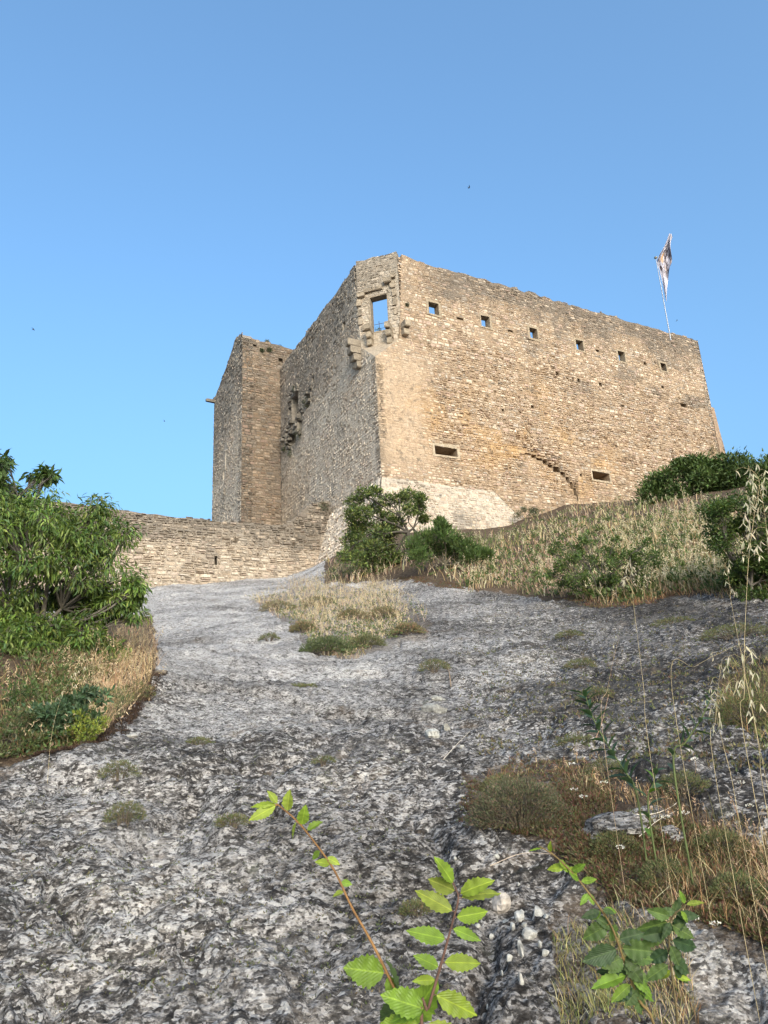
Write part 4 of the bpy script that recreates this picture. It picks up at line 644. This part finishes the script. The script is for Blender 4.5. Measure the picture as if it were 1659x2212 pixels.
# ------------------------------------------------------------------ loose stones
def boulder(px, py, rx, ry, label, col=(.30, .28, .255), group=None):
    b = gp(px, py + ry * .6); ds = math.hypot(b[0], b[1]); s = ds / FPX; th, ph = np.meshgrid(np.linspace(0, 2 * np.pi, 13)[:-1], np.linspace(.12, np.pi - .12, 7)); d = np.stack([np.sin(ph) * np.cos(th), np.sin(ph) * np.sin(th), np.cos(ph)], -1).reshape(-1, 3)
    k = rng.uniform(0, 50); cuts = rdir(7); lim = rng.uniform(.45, .82, 7); sc = np.ones(len(d))
    for c_, l_ in zip(cuts, lim): sc = np.minimum(sc, l_ / np.maximum(d @ c_, .25))
    sc = np.minimum(sc, 1) * (1 + .12 * fbm(d[:, 0] * 1.5 + k, d[:, 1] * 1.5 + d[:, 2] * 1.3, 3, 3)); rot = rng.uniform(0, 3); v = d * sc[:, None] * [rx * s, rx * s * .85, ry * s * 1.1]; v = np.stack([v[:, 0] * math.cos(rot) * .3 + v[:, 0] * .7, v[:, 1], v[:, 2]], 1)
    I = np.arange(7 * 12).reshape(7, 12); f = np.stack([I[:-1], I[1:], np.roll(I[1:], -1, 1), np.roll(I[:-1], -1, 1)], -1).reshape(-1, 4); m = MB(); m.add(v, f, np.array(col) * rng.uniform(.9, 1.1)); n0 = 0
    m.f.append(I[0][None, :]); m.c.append(np.array(col)[None]); m.f.append(I[-1][None, ::-1]); m.c.append(np.array(col)[None])
    o = m.build('loose_stone', M_PALE); o.location = Vector(b + [0, 0, ry * s * .3]); tag(o, label, 'stone', group); return o
M_PALE = plain_mat('pale_limestone', .95, 0, 38, .5)
boulder(935, 1605, 36, 18, 'large white boulder on the open rock, lowest of the stacked pair', (.36, .345, .315)); boulder(938, 1556, 34, 13, 'flat grey white boulder lying above the largest boulder', (.22, .21, .195)); boulder(965, 1590, 26, 12, 'tan grey stone wedged against the largest boulder', (.21, .19, .16))
boulder(945, 1527, 24, 8, 'thin pale slab at the top of the boulder row', (.20, .19, .17)); boulder(1080, 1935, 24, 20, 'pinkish white stone behind the upright seedling', (.33, .285, .25)); boulder(1160, 1968, 22, 20, 'round white stone at the edge of the dark hollow'); boulder(1125, 1990, 18, 16, 'angular white stone left of the round white one')
boulder(1128, 2068, 18, 18, 'pointed white stone in the pebble pile'); boulder(1150, 2040, 20, 12, 'flat white stone lying across the pebble pile'); boulder(1130, 2155, 16, 14, 'lone white pebble below the pebble pile'); boulder(560, 1333, 20, 5, 'low white stone on the upper left rock edge'); boulder(350, 1470, 22, 7, 'dark brown stone at the edge of the soil', (.14, .11, .085)); boulder(285, 1590, 16, 5, 'small cream stone lying beside the leaf litter')
rs_ = .8
PB = 'small white pebbles on the rock'
for px, py, r, lb in ((1060, 1900, 11, 'small white pebble behind the top leaves of the upright seedling'), (1090, 1968, 12, 'small white pebble just left of the round white stone'), (1110, 2025, 14, 'grey white pebble at the upper left of the pebble pile'), (1135, 2018, 11, 'small white pebble at the top of the pebble pile'), (1168, 2062, 11, 'small white pebble at the right end of the pebble pile'), (1100, 2080, 11, 'small white pebble at the lower left of the pebble pile'), (1060, 1995, 10, 'small white pebble right of the middle leaves of the upright seedling'), (1182, 2000, 9, 'tiny white pebble right of the round white stone'), (1050, 2140, 10, 'small white pebble by the lower right leaves of the upright seedling'), (1085, 2112, 9, 'tiny white pebble between the pile and the upright seedling'), (1182, 2090, 10, 'small white pebble below the right end of the pile'), (1000, 1640, 9, 'small white pebble right of the largest boulder'), (905, 1580, 9, 'small white pebble at the upper left of the largest boulder'), (880, 1630, 9, 'small white pebble left of the largest boulder'), (1005, 1700, 9, 'small white pebble beside the thyme cushion'), (1030, 1960, 10, 'small white pebble touching the right leaves of the upright seedling'), (985, 1868, 9, 'small white pebble just above the tip of the upright seedling'), (1205, 1985, 9, 'small white pebble inside the dark hollow'), (1075, 1870, 9, 'tiny white pebble on the rim of the dark hollow'), (1120, 1905, 9, 'small white pebble below the stonecrop edge')):
    boulder(px, py, r * rs_, r * rs_ * rng.uniform(.6, .9), lb, (.30, .285, .26), PB)
for px, py, rx, ry, dz, lb in ((1345, 1790, 78, 24, -.02, 'low grey lichen covered ledge of rock in the mound behind the leaning seedling'), (1405, 1762, 60, 30, -.05, 'dark grey rock ledge standing up behind the bent pale twig'), (1290, 1812, 40, 14, -.01, 'small dark rock knob at the left end of the ledges on the mound'), (1455, 1805, 44, 18, -.02, 'small grey rock knob under the tip of the bent pale twig')):
    oc = boulder(px, py, rx, ry, lb, (.3, .31, .3), 'rock ledges showing in the mound'); oc.name = 'rock_outcrop'; oc.data.materials[0] = M_ROCK; oc.location.z += dz
# ------------------------------------------------------------------ foreground seedlings with serrated leaves
def big_leaf(length, width, col, curl=.25, fold=.25):
    n = 16; t = np.linspace(0, 1, n); prof = np.sin(np.pi * t ** .85) ** .8 * (1 - .25 * t); prof[0] = .05; prof[-1] = .02; ser = np.where(np.arange(n) % 2, 1.10, .9); cols_ = np.array([-1, -.62, -.2, 0, .2, .62, 1.0]); V_, uv = [], []
    for i in range(n):
        for c in cols_:
            e = ser[i] if abs(c) == 1 else 1; y = c * prof[i] * width / 2 * e; x = t[i] * length - (abs(c) == 1) * (i % 2) * -.012 * length
            z = -curl * length * t[i] ** 2 * .6 + fold * abs(y) * 1.0 + .05 * width * math.sin(t[i] * 26) * abs(c); V_.append((x, y, z)); uv.append((t[i], c * prof[i], 0))
    I = np.arange(n * 7).reshape(n, 7); f = np.stack([I[:-1, :-1], I[1:, :-1], I[1:, 1:], I[:-1, 1:]], -1).reshape(-1, 4); m = MB(); m.add(np.array(V_), f, col); me = m.mesh('leaf', M_BIG, True); a = me.attributes.new('leafuv', 'FLOAT_VECTOR', 'POINT'); a.data.foreach_set('vector', np.array(uv, np.float32).ravel()); return me
YG = [(.22, .29, .035), (.17, .25, .03), (.25, .31, .05), (.20, .24, .04)]; DG = [(.05, .085, .035), (.075, .115, .042), (.038, .07, .032), (.09, .14, .04)]; MG = [(.13, .22, .03), (.16, .25, .035)]
def place_leaf(root, me, p, d, n):
    d = nrm(np.array(d, float)); s = nrm(np.cross(n, d)); n = np.cross(d, s); o = bpy.data.objects.new('leaf', me); COL.objects.link(o); own(o, root); o.matrix_basis = Matrix([[d[0], s[0], n[0], p[0]], [d[1], s[1], n[1], p[1]], [d[2], s[2], n[2], p[2]], [0, 0, 0, 1]])
def dirpx(dx, dy, dz=0.0): return nrm(cr * dx - cu * dy - cf * dz)     # a direction as it looks in the picture, dz towards the viewer
def seedling(name, label, stem, dist, lv, stemcol=(.10, .055, .035), r=.0022, sc_=.88):
    """stem: pixels from the ground up; lv: leaves as (x, y, dx, dy, length px, width px, colours, facing)."""
    pts = [at(x, y, dist + dz) for x, y, dz in stem]; b = pts[0].copy(); b[2] = float(ground_z(b[0], b[1])); root = thing(name, label, 'seedling', b); C_ = curve([b - [0, 0, .03], (b + pts[0]) / 2 + [.01, 0, 0]] + pts, 40); m = MB(); tube(m, C_, np.linspace(r * 1.3, r * .45, 40), stemcol, 7); m.build('stem', M_BARK, root, None, True); s = dist / FPX
    if sc_ < .8: lv = lv + [(x + rng.uniform(-6, 6), y + rng.uniform(-10, 10), -dx * rng.uniform(.5, 1) + rng.uniform(-.3, .3), dy + rng.uniform(-.6, .6), L_ * rng.uniform(.6, 1), W_ * rng.uniform(.7, 1), cs, fc) for x, y, dx, dy, L_, W_, cs, fc in lv[3:]]
    for x, y, dx, dy, L_, W_, cs, fc in lv:
        p0 = at(x, y, dist); p = C_[np.argmin(np.linalg.norm(C_ - p0, axis=1))]; c = np.array(cs[rng.integers(len(cs))]) * rng.uniform(.85, 1.15); dz = rng.uniform(-.25, .35); d = dirpx(dx, dy, dz); n = nrm(dirpx(0, 0, 1) * fc + Zv * (1 - abs(fc)) + rdir(1)[0] * .25)
        m = MB(); e = p + d * L_ * s * .08; tube(m, [p, (p + e) / 2, e], [r * .35] * 3, stemcol, 5); m.build('leaf_stalk', M_BARK, root); place_leaf(root, big_leaf(L_ * s * sc_, W_ * s * sc_ * .88, c, rng.uniform(.05, .4), rng.uniform(.1, .4)), e, d, n)
seedling('elm_seedling', 'arching seedling with bright leaves leaning left across the rock', [(885, 2230, 0), (868, 2170, 0), (840, 2110, .0), (800, 2030, .02), (760, 1960, .03), (722, 1880, .04), (680, 1820, .04), (640, 1772, .03), (600, 1738, .02)], 1.15, [
    (840, 2105, -1, -.25, 88, 78, MG + DG[:1], .8), (850, 2150, -.2, -1, 70, 36, DG, .3), (880, 2205, .45, -.9, 118, 78, MG, .5), (868, 2175, -.9, .8, 66, 60, DG, .8), (835, 2100, .35, .9, 60, 40, MG, .4), (745, 1930, -.8, .1, 26, 20, YG, .5), (730, 1895, .9, .2, 26, 20, MG, .6), (718, 1875, -.8, -.3, 34, 24, YG, .5), (705, 1850, .8, .35, 34, 22, YG, .5), (695, 1838, -.6, .6, 30, 20, MG, .5), (670, 1810, .75, -.5, 40, 30, YG, .5), (660, 1800, .2, -1, 46, 36, YG, .7), (645, 1780, -.35, .9, 40, 20, YG, .4), (630, 1762, .1, -1, 48, 34, YG, .6), (612, 1745, -1, .45, 66, 34, YG, .6), (605, 1742, -.5, -.7, 36, 24, YG, .5), (600, 1738, -1, .05, 58, 24, YG, .6)], (.20, .10, .035))
seedling('elm_seedling', 'upright seedling with bright yellow green leaves in the bottom centre', [(912, 2235, 0), (925, 2180, 0), (945, 2110, 0), (962, 2050, 0), (978, 1990, 0), (990, 1940, 0), (978, 1905, 0)], 1.1, [
    (975, 1915, -.55, -.9, 68, 40, YG, .6), (985, 1925, -1, -.3, 62, 44, YG, .6), (988, 1935, .95, -.55, 80, 46, YG, .6), (990, 1945, 1, -.15, 92, 44, YG, .5), (982, 1975, -1, -.45, 88, 46, YG, .6), (980, 1985, 1, -.05, 74, 44, YG, .6), (972, 2010, .9, .25, 62, 32, MG, .5), (968, 2030, -1, -.35, 84, 44, MG, .6), (955, 2080, 1, .0, 78, 44, YG, .6), (950, 2090, -.9, -.5, 56, 36, MG, .5), (935, 2150, 1, .45, 100, 58, YG, .6), (925, 2185, -1, -.4, 96, 70, MG, .6), (920, 2205, .9, .3, 100, 60, YG, .7), (930, 2170, -1, .3, 78, 52, MG, .5), (915, 2225, -1, .1, 90, 60, YG, .6), (940, 2120, -.8, -.1, 48, 26, YG, .4)], (.10, .05, .035))
seedling('elm_seedling', 'leaning seedling with dark lower leaves at lower right', [(1420, 2240, .1), (1380, 2160, .08), (1350, 2080, .05), (1320, 2000, .03), (1280, 1940, .0), (1240, 1890, 0), (1200, 1850, -.02), (1165, 1828, -.02)], 1.55, [
    (1170, 1830, -1, .25, 36, 14, YG, .4), (1185, 1842, -.1, -1, 30, 16, YG, .5), (1200, 1850, .5, .6, 34, 20, YG, .5), (1215, 1865, -1, .15, 46, 28, YG, .6), (1235, 1885, .8, -.6, 40, 24, MG, .5), (1250, 1905, .9, -.2, 40, 22, MG, .6), (1265, 1925, -.6, .7, 34, 20, MG, .5), (1300, 1970, -.8, .2, 50, 30, DG, .6), (1305, 1975, .8, .1, 42, 22, MG, .5), (1325, 2015, -.9, .5, 72, 52, DG, .7), (1335, 2045, .9, -.2, 66, 48, DG, .7), (1345, 2070, -1, .3, 92, 62, DG, .8), (1352, 2090, 1, .15, 84, 52, DG, .7), (1360, 2110, .6, .7, 70, 50, DG, .7), (1365, 2125, -.9, .4, 70, 50, DG, .7), (1375, 2150, .9, .4, 60, 52, DG, .7), (1380, 2165, -.95, .2, 96, 44, MG, .5), (1400, 2200, .8, .6, 84, 44, MG, .5), (1395, 2190, -.7, .7, 56, 44, DG, .6), (1410, 2220, .3, .9, 60, 46, DG, .6)], (.15, .10, .035), .0025, .74)
seedling('elm_seedling', 'bushy seedling with broad dark green leaves at the lower right', [(1470, 2250, .15), (1460, 2170, .12), (1450, 2090, .1), (1445, 2030, .08), (1450, 1985, .06), (1480, 1955, .05)], 1.65, [
    (1480, 1955, .9, -.35, 46, 22, YG, .5), (1470, 1962, -.3, -1, 36, 22, MG, .5), (1455, 1985, .5, .7, 40, 22, MG, .5), (1448, 2005, .95, .1, 70, 34, DG, .6), (1446, 2020, -.9, -.3, 70, 44, DG, .7), (1445, 2035, -.9, .4, 90, 50, DG, .7), (1448, 2050, .9, .5, 70, 46, DG, .7), (1450, 2075, -1, .1, 80, 52, DG, .8), (1452, 2095, .9, .35, 96, 54, DG, .7), (1455, 2115, -.7, .7, 70, 50, DG, .7), (1458, 2140, .8, .6, 76, 54, DG, .7), (1460, 2160, -.8, .5, 80, 48, DG, .6), (1463, 2180, .9, .2, 50, 26, YG, .5)], (.12, .09, .04), .0025, .66)
def narrow_weed(label, stem, dist, n, LL, cols, tip=0.55):
    pts = [at(x, y, dist) for x, y in stem]; b = pts[0].copy(); b[2] = float(ground_z(b[0], b[1])); root = thing('narrow_leaved_weed', label, 'weed', b); C_ = curve([b - [0, 0, .02]] + pts, 50); m = MB(); tube(m, C_, np.linspace(.0045, .002, 50), (.13, .16, .06), 6); m.build('stem', M_LEAF, root, None, True); var = []
    for k in range(4):
        mm = MB(); leaves(mm, np.zeros((1, 3)), np.array([[1., 0, 0]]), np.array([[0, 0, 1.]]), 1., .26, pick(cols, 1), False); var.append(mm.mesh('leaf', M_LEAF, True))
    for i in range(n):
        t = .2 + .8 * i / n; p = C_[int(t * 49)]; a = i * 2.4; up = nrm(C_[min(int(t * 49) + 1, 49)] - C_[int(t * 49) - 1]); sd_ = nrm(np.cross(up, [math.cos(a), math.sin(a), .3])); d = nrm(sd_ + up * .6); s = nrm(np.cross(d, up)); n2 = np.cross(s, d); L_ = LL * (1.15 - tip * t) * rng.uniform(.8, 1.2); A = np.stack([d, -s, n2], 1) * L_
        o = bpy.data.objects.new('leaf', var[i % 4]); COL.objects.link(o); own(o, root); o.matrix_basis = Matrix([[*A[0], p[0]], [*A[1], p[1]], [*A[2], p[2]], [0, 0, 0, 1]])
BLG = [(.065, .115, .055), (.08, .135, .065), (.05, .095, .045)]
narrow_weed('tall blue green weed with narrow leaves leaning over the mound', [(1375, 1715), (1345, 1660), (1310, 1605), (1285, 1560), (1270, 1520), (1262, 1490)], 3.6, 34, .12, BLG); narrow_weed('slender green weed with narrow leaves among the oat stalks', [(1455, 1650), (1480, 1605), (1510, 1560), (1530, 1520), (1540, 1490)], 3.4, 18, .085, BLG); narrow_weed('short narrow leaved weed at the foot of the tall blue green one', [(1400, 1740), (1412, 1690), (1420, 1650)], 3.5, 12, .10, BLG + MG)
# ------------------------------------------------------------------ oat stalks and dry stems
def oat(label, pts, dist, nsp, spl, col=(.55, .44, .27), r=.0009, t0=.55, sp_px=None):
    P_ = [at(x, y, dist) for x, y in pts]; b = P_[0]; bz = b.copy(); bz[2] = float(ground_z(b[0], b[1])); chain = P_ if bz[2] > b[2] else [bz] + P_; root = thing('oat_stalk', label, 'grass stalk', chain[0], 'dry oat stalks at right'); C_ = curve(chain, 40); m = MB(); tube(m, C_, np.linspace(r, r * .45, 40), col, 5); m.build('stem', M_DRY, root, None, True)
    for i in range(nsp):
        t = t0 + (1 - t0) * i / max(nsp - 1, 1); p = C_[int(t * 39)]; a = rng.uniform(0, 6.28); q_ = p + np.array([math.cos(a), math.sin(a), .2]) * spl * rng.uniform(.3, 1.5); m = MB(); tube(m, curve([p, (p + q_) / 2 + [0, 0, spl * .3], q_], 5), [r * .3] * 5, col, 4)
        d = np.array([[.3, .1, -1.], [-.3, .15, -1.], [.05, -.25, -1]]) + rng.normal(0, .25, (3, 3)); leaves(m, np.repeat(q_[None], 2, 0), d[:2], rdir(2), spl * rng.uniform(.6, 1), spl * .15, colvar((.50, .45, .34), 2, .2, .05), False); m.build('spikelet', M_DRY, root)
oat('tall pale oat stalk with a full head of spikelets at the right edge', [(1610, 1610), (1608, 1500), (1608, 1400), (1612, 1300), (1618, 1200), (1630, 1110), (1640, 1040), (1618, 1010)], 2.3, 34, .030, t0=.62); oat('second oat stalk just right of the full headed one', [(1690, 1500), (1672, 1350), (1660, 1200), (1652, 1110), (1640, 1050)], 2.4, 18, .030, t0=.6)
oat('straight slim oat stalk rising in front of the bramble', [(1400, 1600), (1392, 1500), (1380, 1400), (1368, 1300), (1362, 1240), (1350, 1205)], 3.0, 9, .03, t0=.78); oat('leaning bare oat stalk left of the straight slim one', [(1300, 1560), (1312, 1490), (1325, 1425), (1338, 1375)], 3.4, 2, .02, (.5, .36, .25), t0=.9)
oat('oat stalk bowed over the mossy cushion with hanging spikelets', [(1600, 1790), (1580, 1680), (1560, 1600), (1548, 1540), (1560, 1500), (1575, 1475)], 2.6, 12, .034, t0=.6); oat('oat stalk with drooping spikelets near the right edge', [(1655, 1740), (1640, 1620), (1622, 1520), (1605, 1440), (1600, 1400)], 2.5, 16, .034, t0=.55)
oat('short oat stalk bending left above the rock rim', [(1585, 1330), (1578, 1280), (1570, 1230), (1560, 1205)], 4.0, 9, .035, t0=.4); oat('thin oat stalk crossing the cushion diagonally', [(1450, 1470), (1500, 1440), (1540, 1418), (1600, 1390)], 3.2, 4, .02, t0=.7); oat('fine oat stalk standing beside the slender green weed', [(1540, 1640), (1545, 1560), (1552, 1480), (1560, 1425)], 2.8, 7, .026, t0=.6); oat('dry oat stalk behind the left weeds', [(110, 1600), (125, 1530), (150, 1470), (185, 1440)], 5.2, 8, .04, t0=.6)
def dry_twig(label, pts, dist, r=.0035, col=(.55, .47, .38)):
    P_ = [at(x, y, dist) for x, y in pts]; root = thing('dry_twig', label, 'twig', P_[0]); m = MB(); tube(m, curve(P_, 30), np.linspace(r, r * .4, 30), col, 6); m.build('stem', M_BARK, root, None, True)
def ground_twig(label, pts, r=.0035, col=(.55, .47, .38), lift=.03):
    P_ = np.array([gp(x, y) + [0, 0, lift] for x, y in pts]); root = thing('dry_twig', label, 'twig', P_[0]); m = MB(); tube(m, curve(P_, 30), np.linspace(r, r * .4, 30), col, 6); m.build('stem', M_BARK, root, None, True)
ground_twig('pale bent twig curling over the grey outcrop', [(1335, 1792), (1400, 1800), (1440, 1785), (1468, 1755), (1465, 1728)], .0025); ground_twig('thin pale twig crossing under the bent one', [(1385, 1838), (1425, 1810), (1465, 1790)], .002); ground_twig('straight straw twig lying on the open rock near the boulders', [(960, 1680), (985, 1645), (1018, 1605)], .003); ground_twig('long straw twig on the dark hollow behind the leaning seedling', [(1060, 1885), (1130, 1872), (1200, 1865)], .002, (.42, .33, .26)); ground_twig('dark dead twig standing in the middle rock', [(975, 1492), (972, 1475), (968, 1462)], .006, (.3, .2, .12))
dry_twig('reddish bare twig above the stonecrop', [(1285, 1600), (1300, 1560), (1315, 1500)], 3.6, .002, (.35, .22, .15))
def yarrow(px, py, dist, label, grp):
    p = at(px, py, dist); b = gp(px, py + 40); root = thing('white_flower', label, 'flower', b, grp); m = MB(); tube(m, curve([b, (b + p) / 2 + [.01, 0, 0], p], 8), np.linspace(.0015, .001, 8), (.3, .2, .13), 5); m.build('stem', M_DRY, root); n = 26; m = MB(); d = rdir(n); leaves(m, p + d * [.016, .016, .004], d + [0, 0, .8], rdir(n), .007, .006, colvar((.72, .68, .64), n, .12, .04), True); m.build('petals', M_DRY, root)
FG = 'white flower heads over the stonecrop'
for px, py, lb in ((1240, 1705, 'white flower head just right of the thyme cushion'), (1235, 1650, 'white flower head at the top edge of the mound'), (1260, 1720, 'white flower head over bare stonecrop left of the rock ledges'), (1480, 1755, 'white flower head right of the rock ledges'), (1438, 1765, 'white flower head above the dark rock ledge'), (1500, 1640, 'white flower head high among the oat stalks'), (1340, 1830, 'white flower head below the rock ledges'), (1620, 1740, 'white flower head close to the right edge of the mound'), (1575, 1760, 'white flower head between the oat stalks over the mound'), (1545, 1995, 'white flower head low at the lower right beside the bushy seedling'), (1500, 1983, 'white flower head at the top right of the bushy seedling'), (1650, 1745, 'white flower head rightmost of all on the mound'), (1305, 1690, 'white flower head left of the tall blue green weed'), (1600, 1690, 'white flower head on the rock above the mound at right')):
    d0 = math.hypot(*gp(px, py + 40)[:2]); yarrow(px, py, d0 - .03, lb, FG)
# ------------------------------------------------------------------ plants on the masonry
def wall_tuft(label, P, r, cols=((.04, .06, .025), (.06, .075, .03), (.08, .085, .04)), n=260, ll=.09):
    root = thing('wall_plant', label, 'wall plant', P, 'plants growing on the masonry'); m = MB(); d = rdir(n); leaves(m, P + d * r * rng.uniform(.2, 1, (n, 1)), d + rdir(n) * .5, rdir(n), ll * rng.uniform(.6, 1.2, n), ll * .35, pick(list(cols), n), True); m.build('foliage', M_NEEDLE, root, 'stuff')
    m = MB(); tube(m, [P - [0, 0, r * .6], P, P + [0, 0, r * .5]], [.02, .015, .006], (.1, .08, .06), 5); m.build('stem', M_BARK, root)
for u, z, r, lb in ((11.0, 26.4, .45, 'dark plant tuft right of the breach in the keep side'), (12.6, 24.5, .5, 'bushy dark plant at the lower lip of the breach'), (15.6, 24.6, .45, 'dark plant at the left end of the breach'), (13.2, 28.6, .3, 'small plant above the breach'), (14.6, 23.7, .3, 'small plant below the breach')): wall_tuft(lb, Wl.pt(u, z, .12), r)
wall_tuft('round dark tuft in a hole near the cut corner', Wf.pt(2.53, 28.68, .03), .16, n=160, ll=.06); wall_tuft('dark plants in the holes at the tower top', Wt.pt(2.3, 33.95, .1), .3); wall_tuft('dark plant on the tower wall near its head', Wt.pt(1.65, 33.75, .08), .22); wall_tuft('grassy tuft growing on the tower rim', Wt.pt(2.2, 34.75, -.2), .25, ((.14, .15, .06), (.10, .12, .045)), 200, .14); wall_tuft('low green tuft on the tower rim beside the keep', Wt.pt(3.3, 34.6, -.2), .2, ((.12, .13, .05), (.08, .10, .04)), 160, .1)
wall_tuft('dry plant leaning from the right end of the keep', Wf.pt(29.0, 22.3, .2), .4, ((.16, .12, .05), (.22, .17, .08), (.08, .09, .03)), 260, .11); wall_tuft('green plant on the sill of the corner doorway', Wc.pt(1.25, 27.2, -.2), .22, ((.08, .12, .03), (.11, .14, .04)), 140, .1); wall_tuft('dark plant where the low wall meets the keep', Wl.pt(7.2, 17.0, .6), .4)
rail = thing('iron_railing', 'thin iron railing across the corner doorway', 'railing', Wc.pt(1.5, 27.1, -.35)); m = MB()
tube(m, [Wc.pt(.95, 27.75, -.35), Wc.pt(1.5, 27.75, -.35), Wc.pt(2.0, 27.75, -.35)], .016, (.10, .10, .11), 6); m.build('rail_bar', M_METAL, rail); m = MB(); tube(m, [Wc.pt(.95, 27.4, -.35), Wc.pt(1.5, 27.4, -.35), Wc.pt(2.0, 27.4, -.35)], .012, (.10, .10, .11), 6); m.build('rail_bar', M_METAL, rail); m = MB(); tube(m, [Wc.pt(1.27, 27.05, -.35), Wc.pt(1.27, 27.5, -.35), Wc.pt(1.27, 27.95, -.35)], .02, (.10, .10, .11), 6); m.build('post', M_METAL, rail)
# ------------------------------------------------------------------ flag
fd = 55.0; fp = thing('flagpole', 'tall steel pole with a tattered white flag on the keep roof', 'flagpole', at(1447, 722, fd)); m = MB(); p0, p1 = at(1449, 735, fd), at(1417, 559, fd); tube(m, curve([p0, (p0 + p1) / 2, p1], 12), np.linspace(.045, .028, 12), (.30, .31, .34), 8); m.build('pole', M_METAL, fp, None, True)
m = MB(); tube(m, [p1, p1 + [0, 0, .08], p1 + [0, 0, .16], p1 + [0, 0, .22]], [.05, .14, .12, .02], (.25, .24, .2), 8); m.build('finial', M_METAL, fp, None, True)
mf, nt, bs = mat('flag_cloth'); uvn = N(nt, 'ShaderNodeAttribute', attribute_name='leafuv').outputs['Vector']; sx = N(nt, 'ShaderNodeSeparateXYZ'); nt.links.new(uvn, sx.inputs[0])
blot = noise(nt, uvn, 7, 3, .6, 1.5); zone = ramp(nt, sx.outputs[1], [(.30, g(0)), (.42, g(1)), (.82, g(1)), (.92, g(.3))]); mask = mixn(nt, 1.0, ramp(nt, blot, [(.46, g(0)), (.52, g(1))]), zone, 'MULTIPLY')
cfl = mixn(nt, mask, (.42, .39, .45), (.05, .035, .045)); cfl = mixn(nt, ramp(nt, noise(nt, uvn, 5, 2, .5, .8), [(.6, g(0)), (.66, g(.9))]), cfl, (.42, .24, .12)); nt.links.new(cfl, bs.inputs['Base Color']); bs.inputs['Roughness'].default_value = .8
hoist = curve([at(1438.5, 648, fd), at(1431, 610, fd), at(1425, 585, fd), at(1420, 562, fd), at(1436, 530, fd), at(1446, 504, fd)], 40); fly = curve([at(1439.5, 650, fd), at(1441, 615, fd), at(1445, 588, fd), at(1452, 566, fd), at(1449, 535, fd), at(1452, 508, fd)], 40); nu = 14; GV, uv = [], []; fw = nrm(np.array([fly[20][0], fly[20][1], 0]))
for i in range(40):
    for j in range(nu):
        s = j / (nu - 1); t = i / 39; GV.append(hoist[i] * (1 - s) + fly[i] * s + fw * (.22 * math.sin(s * 7 + t * 6) * s + .12 * math.sin(t * 17 + s * 3) * s)); uv.append((s, t, 0))
I = np.arange(40 * nu).reshape(40, nu); m = MB(); m.add(np.array(GV), np.stack([I[:-1, :-1], I[:-1, 1:], I[1:, 1:], I[1:, :-1]], -1).reshape(-1, 4), (.6, .58, .64)); fo = m.build('flag', mf, fp, None, True); a = fo.data.attributes.new('leafuv', 'FLOAT_VECTOR', 'POINT'); a.data.foreach_set('vector', np.array(uv, np.float32).ravel())
# ------------------------------------------------------------------ birds
def bird(px, py, dist, label, roll):
    p = at(px, py, dist); root = thing('bird', label, 'bird', p, 'swifts in the sky'); f_ = nrm(cr * math.cos(roll) + cu * math.sin(roll)); s = nrm(np.cross(f_, [0, 0, 1.])); m = MB(); L_ = .17
    tube(m, [p - f_ * L_ * .6, p - f_ * L_ * .3, p, p + f_ * L_ * .3, p + f_ * L_ * .5], [.004, .02, .03, .022, .004], (.03, .027, .025), 8); m.build('body', M_BIRD, root, None, True)
    for k in (-1, 1): m = MB(); m.add(np.array([p + f_ * .05, p + s * k * .12 + f_ * .06 + [0, 0, .04], p + s * k * .24 - f_ * .08 + [0, 0, .05], p + s * k * .11 - f_ * .0 + [0, 0, .03], p - f_ * .04]), [(0, 1, 3, 4), (1, 2, 2, 3)][:1], (.03, .027, .025)); m.add(np.array([p + s * k * .12 + f_ * .06 + [0, 0, .04], p + s * k * .24 - f_ * .08 + [0, 0, .05], p + s * k * .11 + [0, 0, .03]]), [(0, 1, 2)], (.03, .027, .025)); m.build('wing', M_BIRD, root)
    m = MB(); m.add(np.array([p - f_ * .08, p - f_ * .17 + s * .03, p - f_ * .13, p - f_ * .17 - s * .03]), [(0, 1, 2, 3)], (.03, .027, .025)); m.build('tail', M_BIRD, root)
bird(1013, 405, 48, 'tiny dark swift high above the keep', -.3); bird(72, 712, 55, 'tiny dark swift in the sky at far left', .1); bird(355, 910, 70, 'faint distant swift left of the tower', -.4); bird(1462, 693, 75, 'tiny swift just right of the flagpole foot', .5)
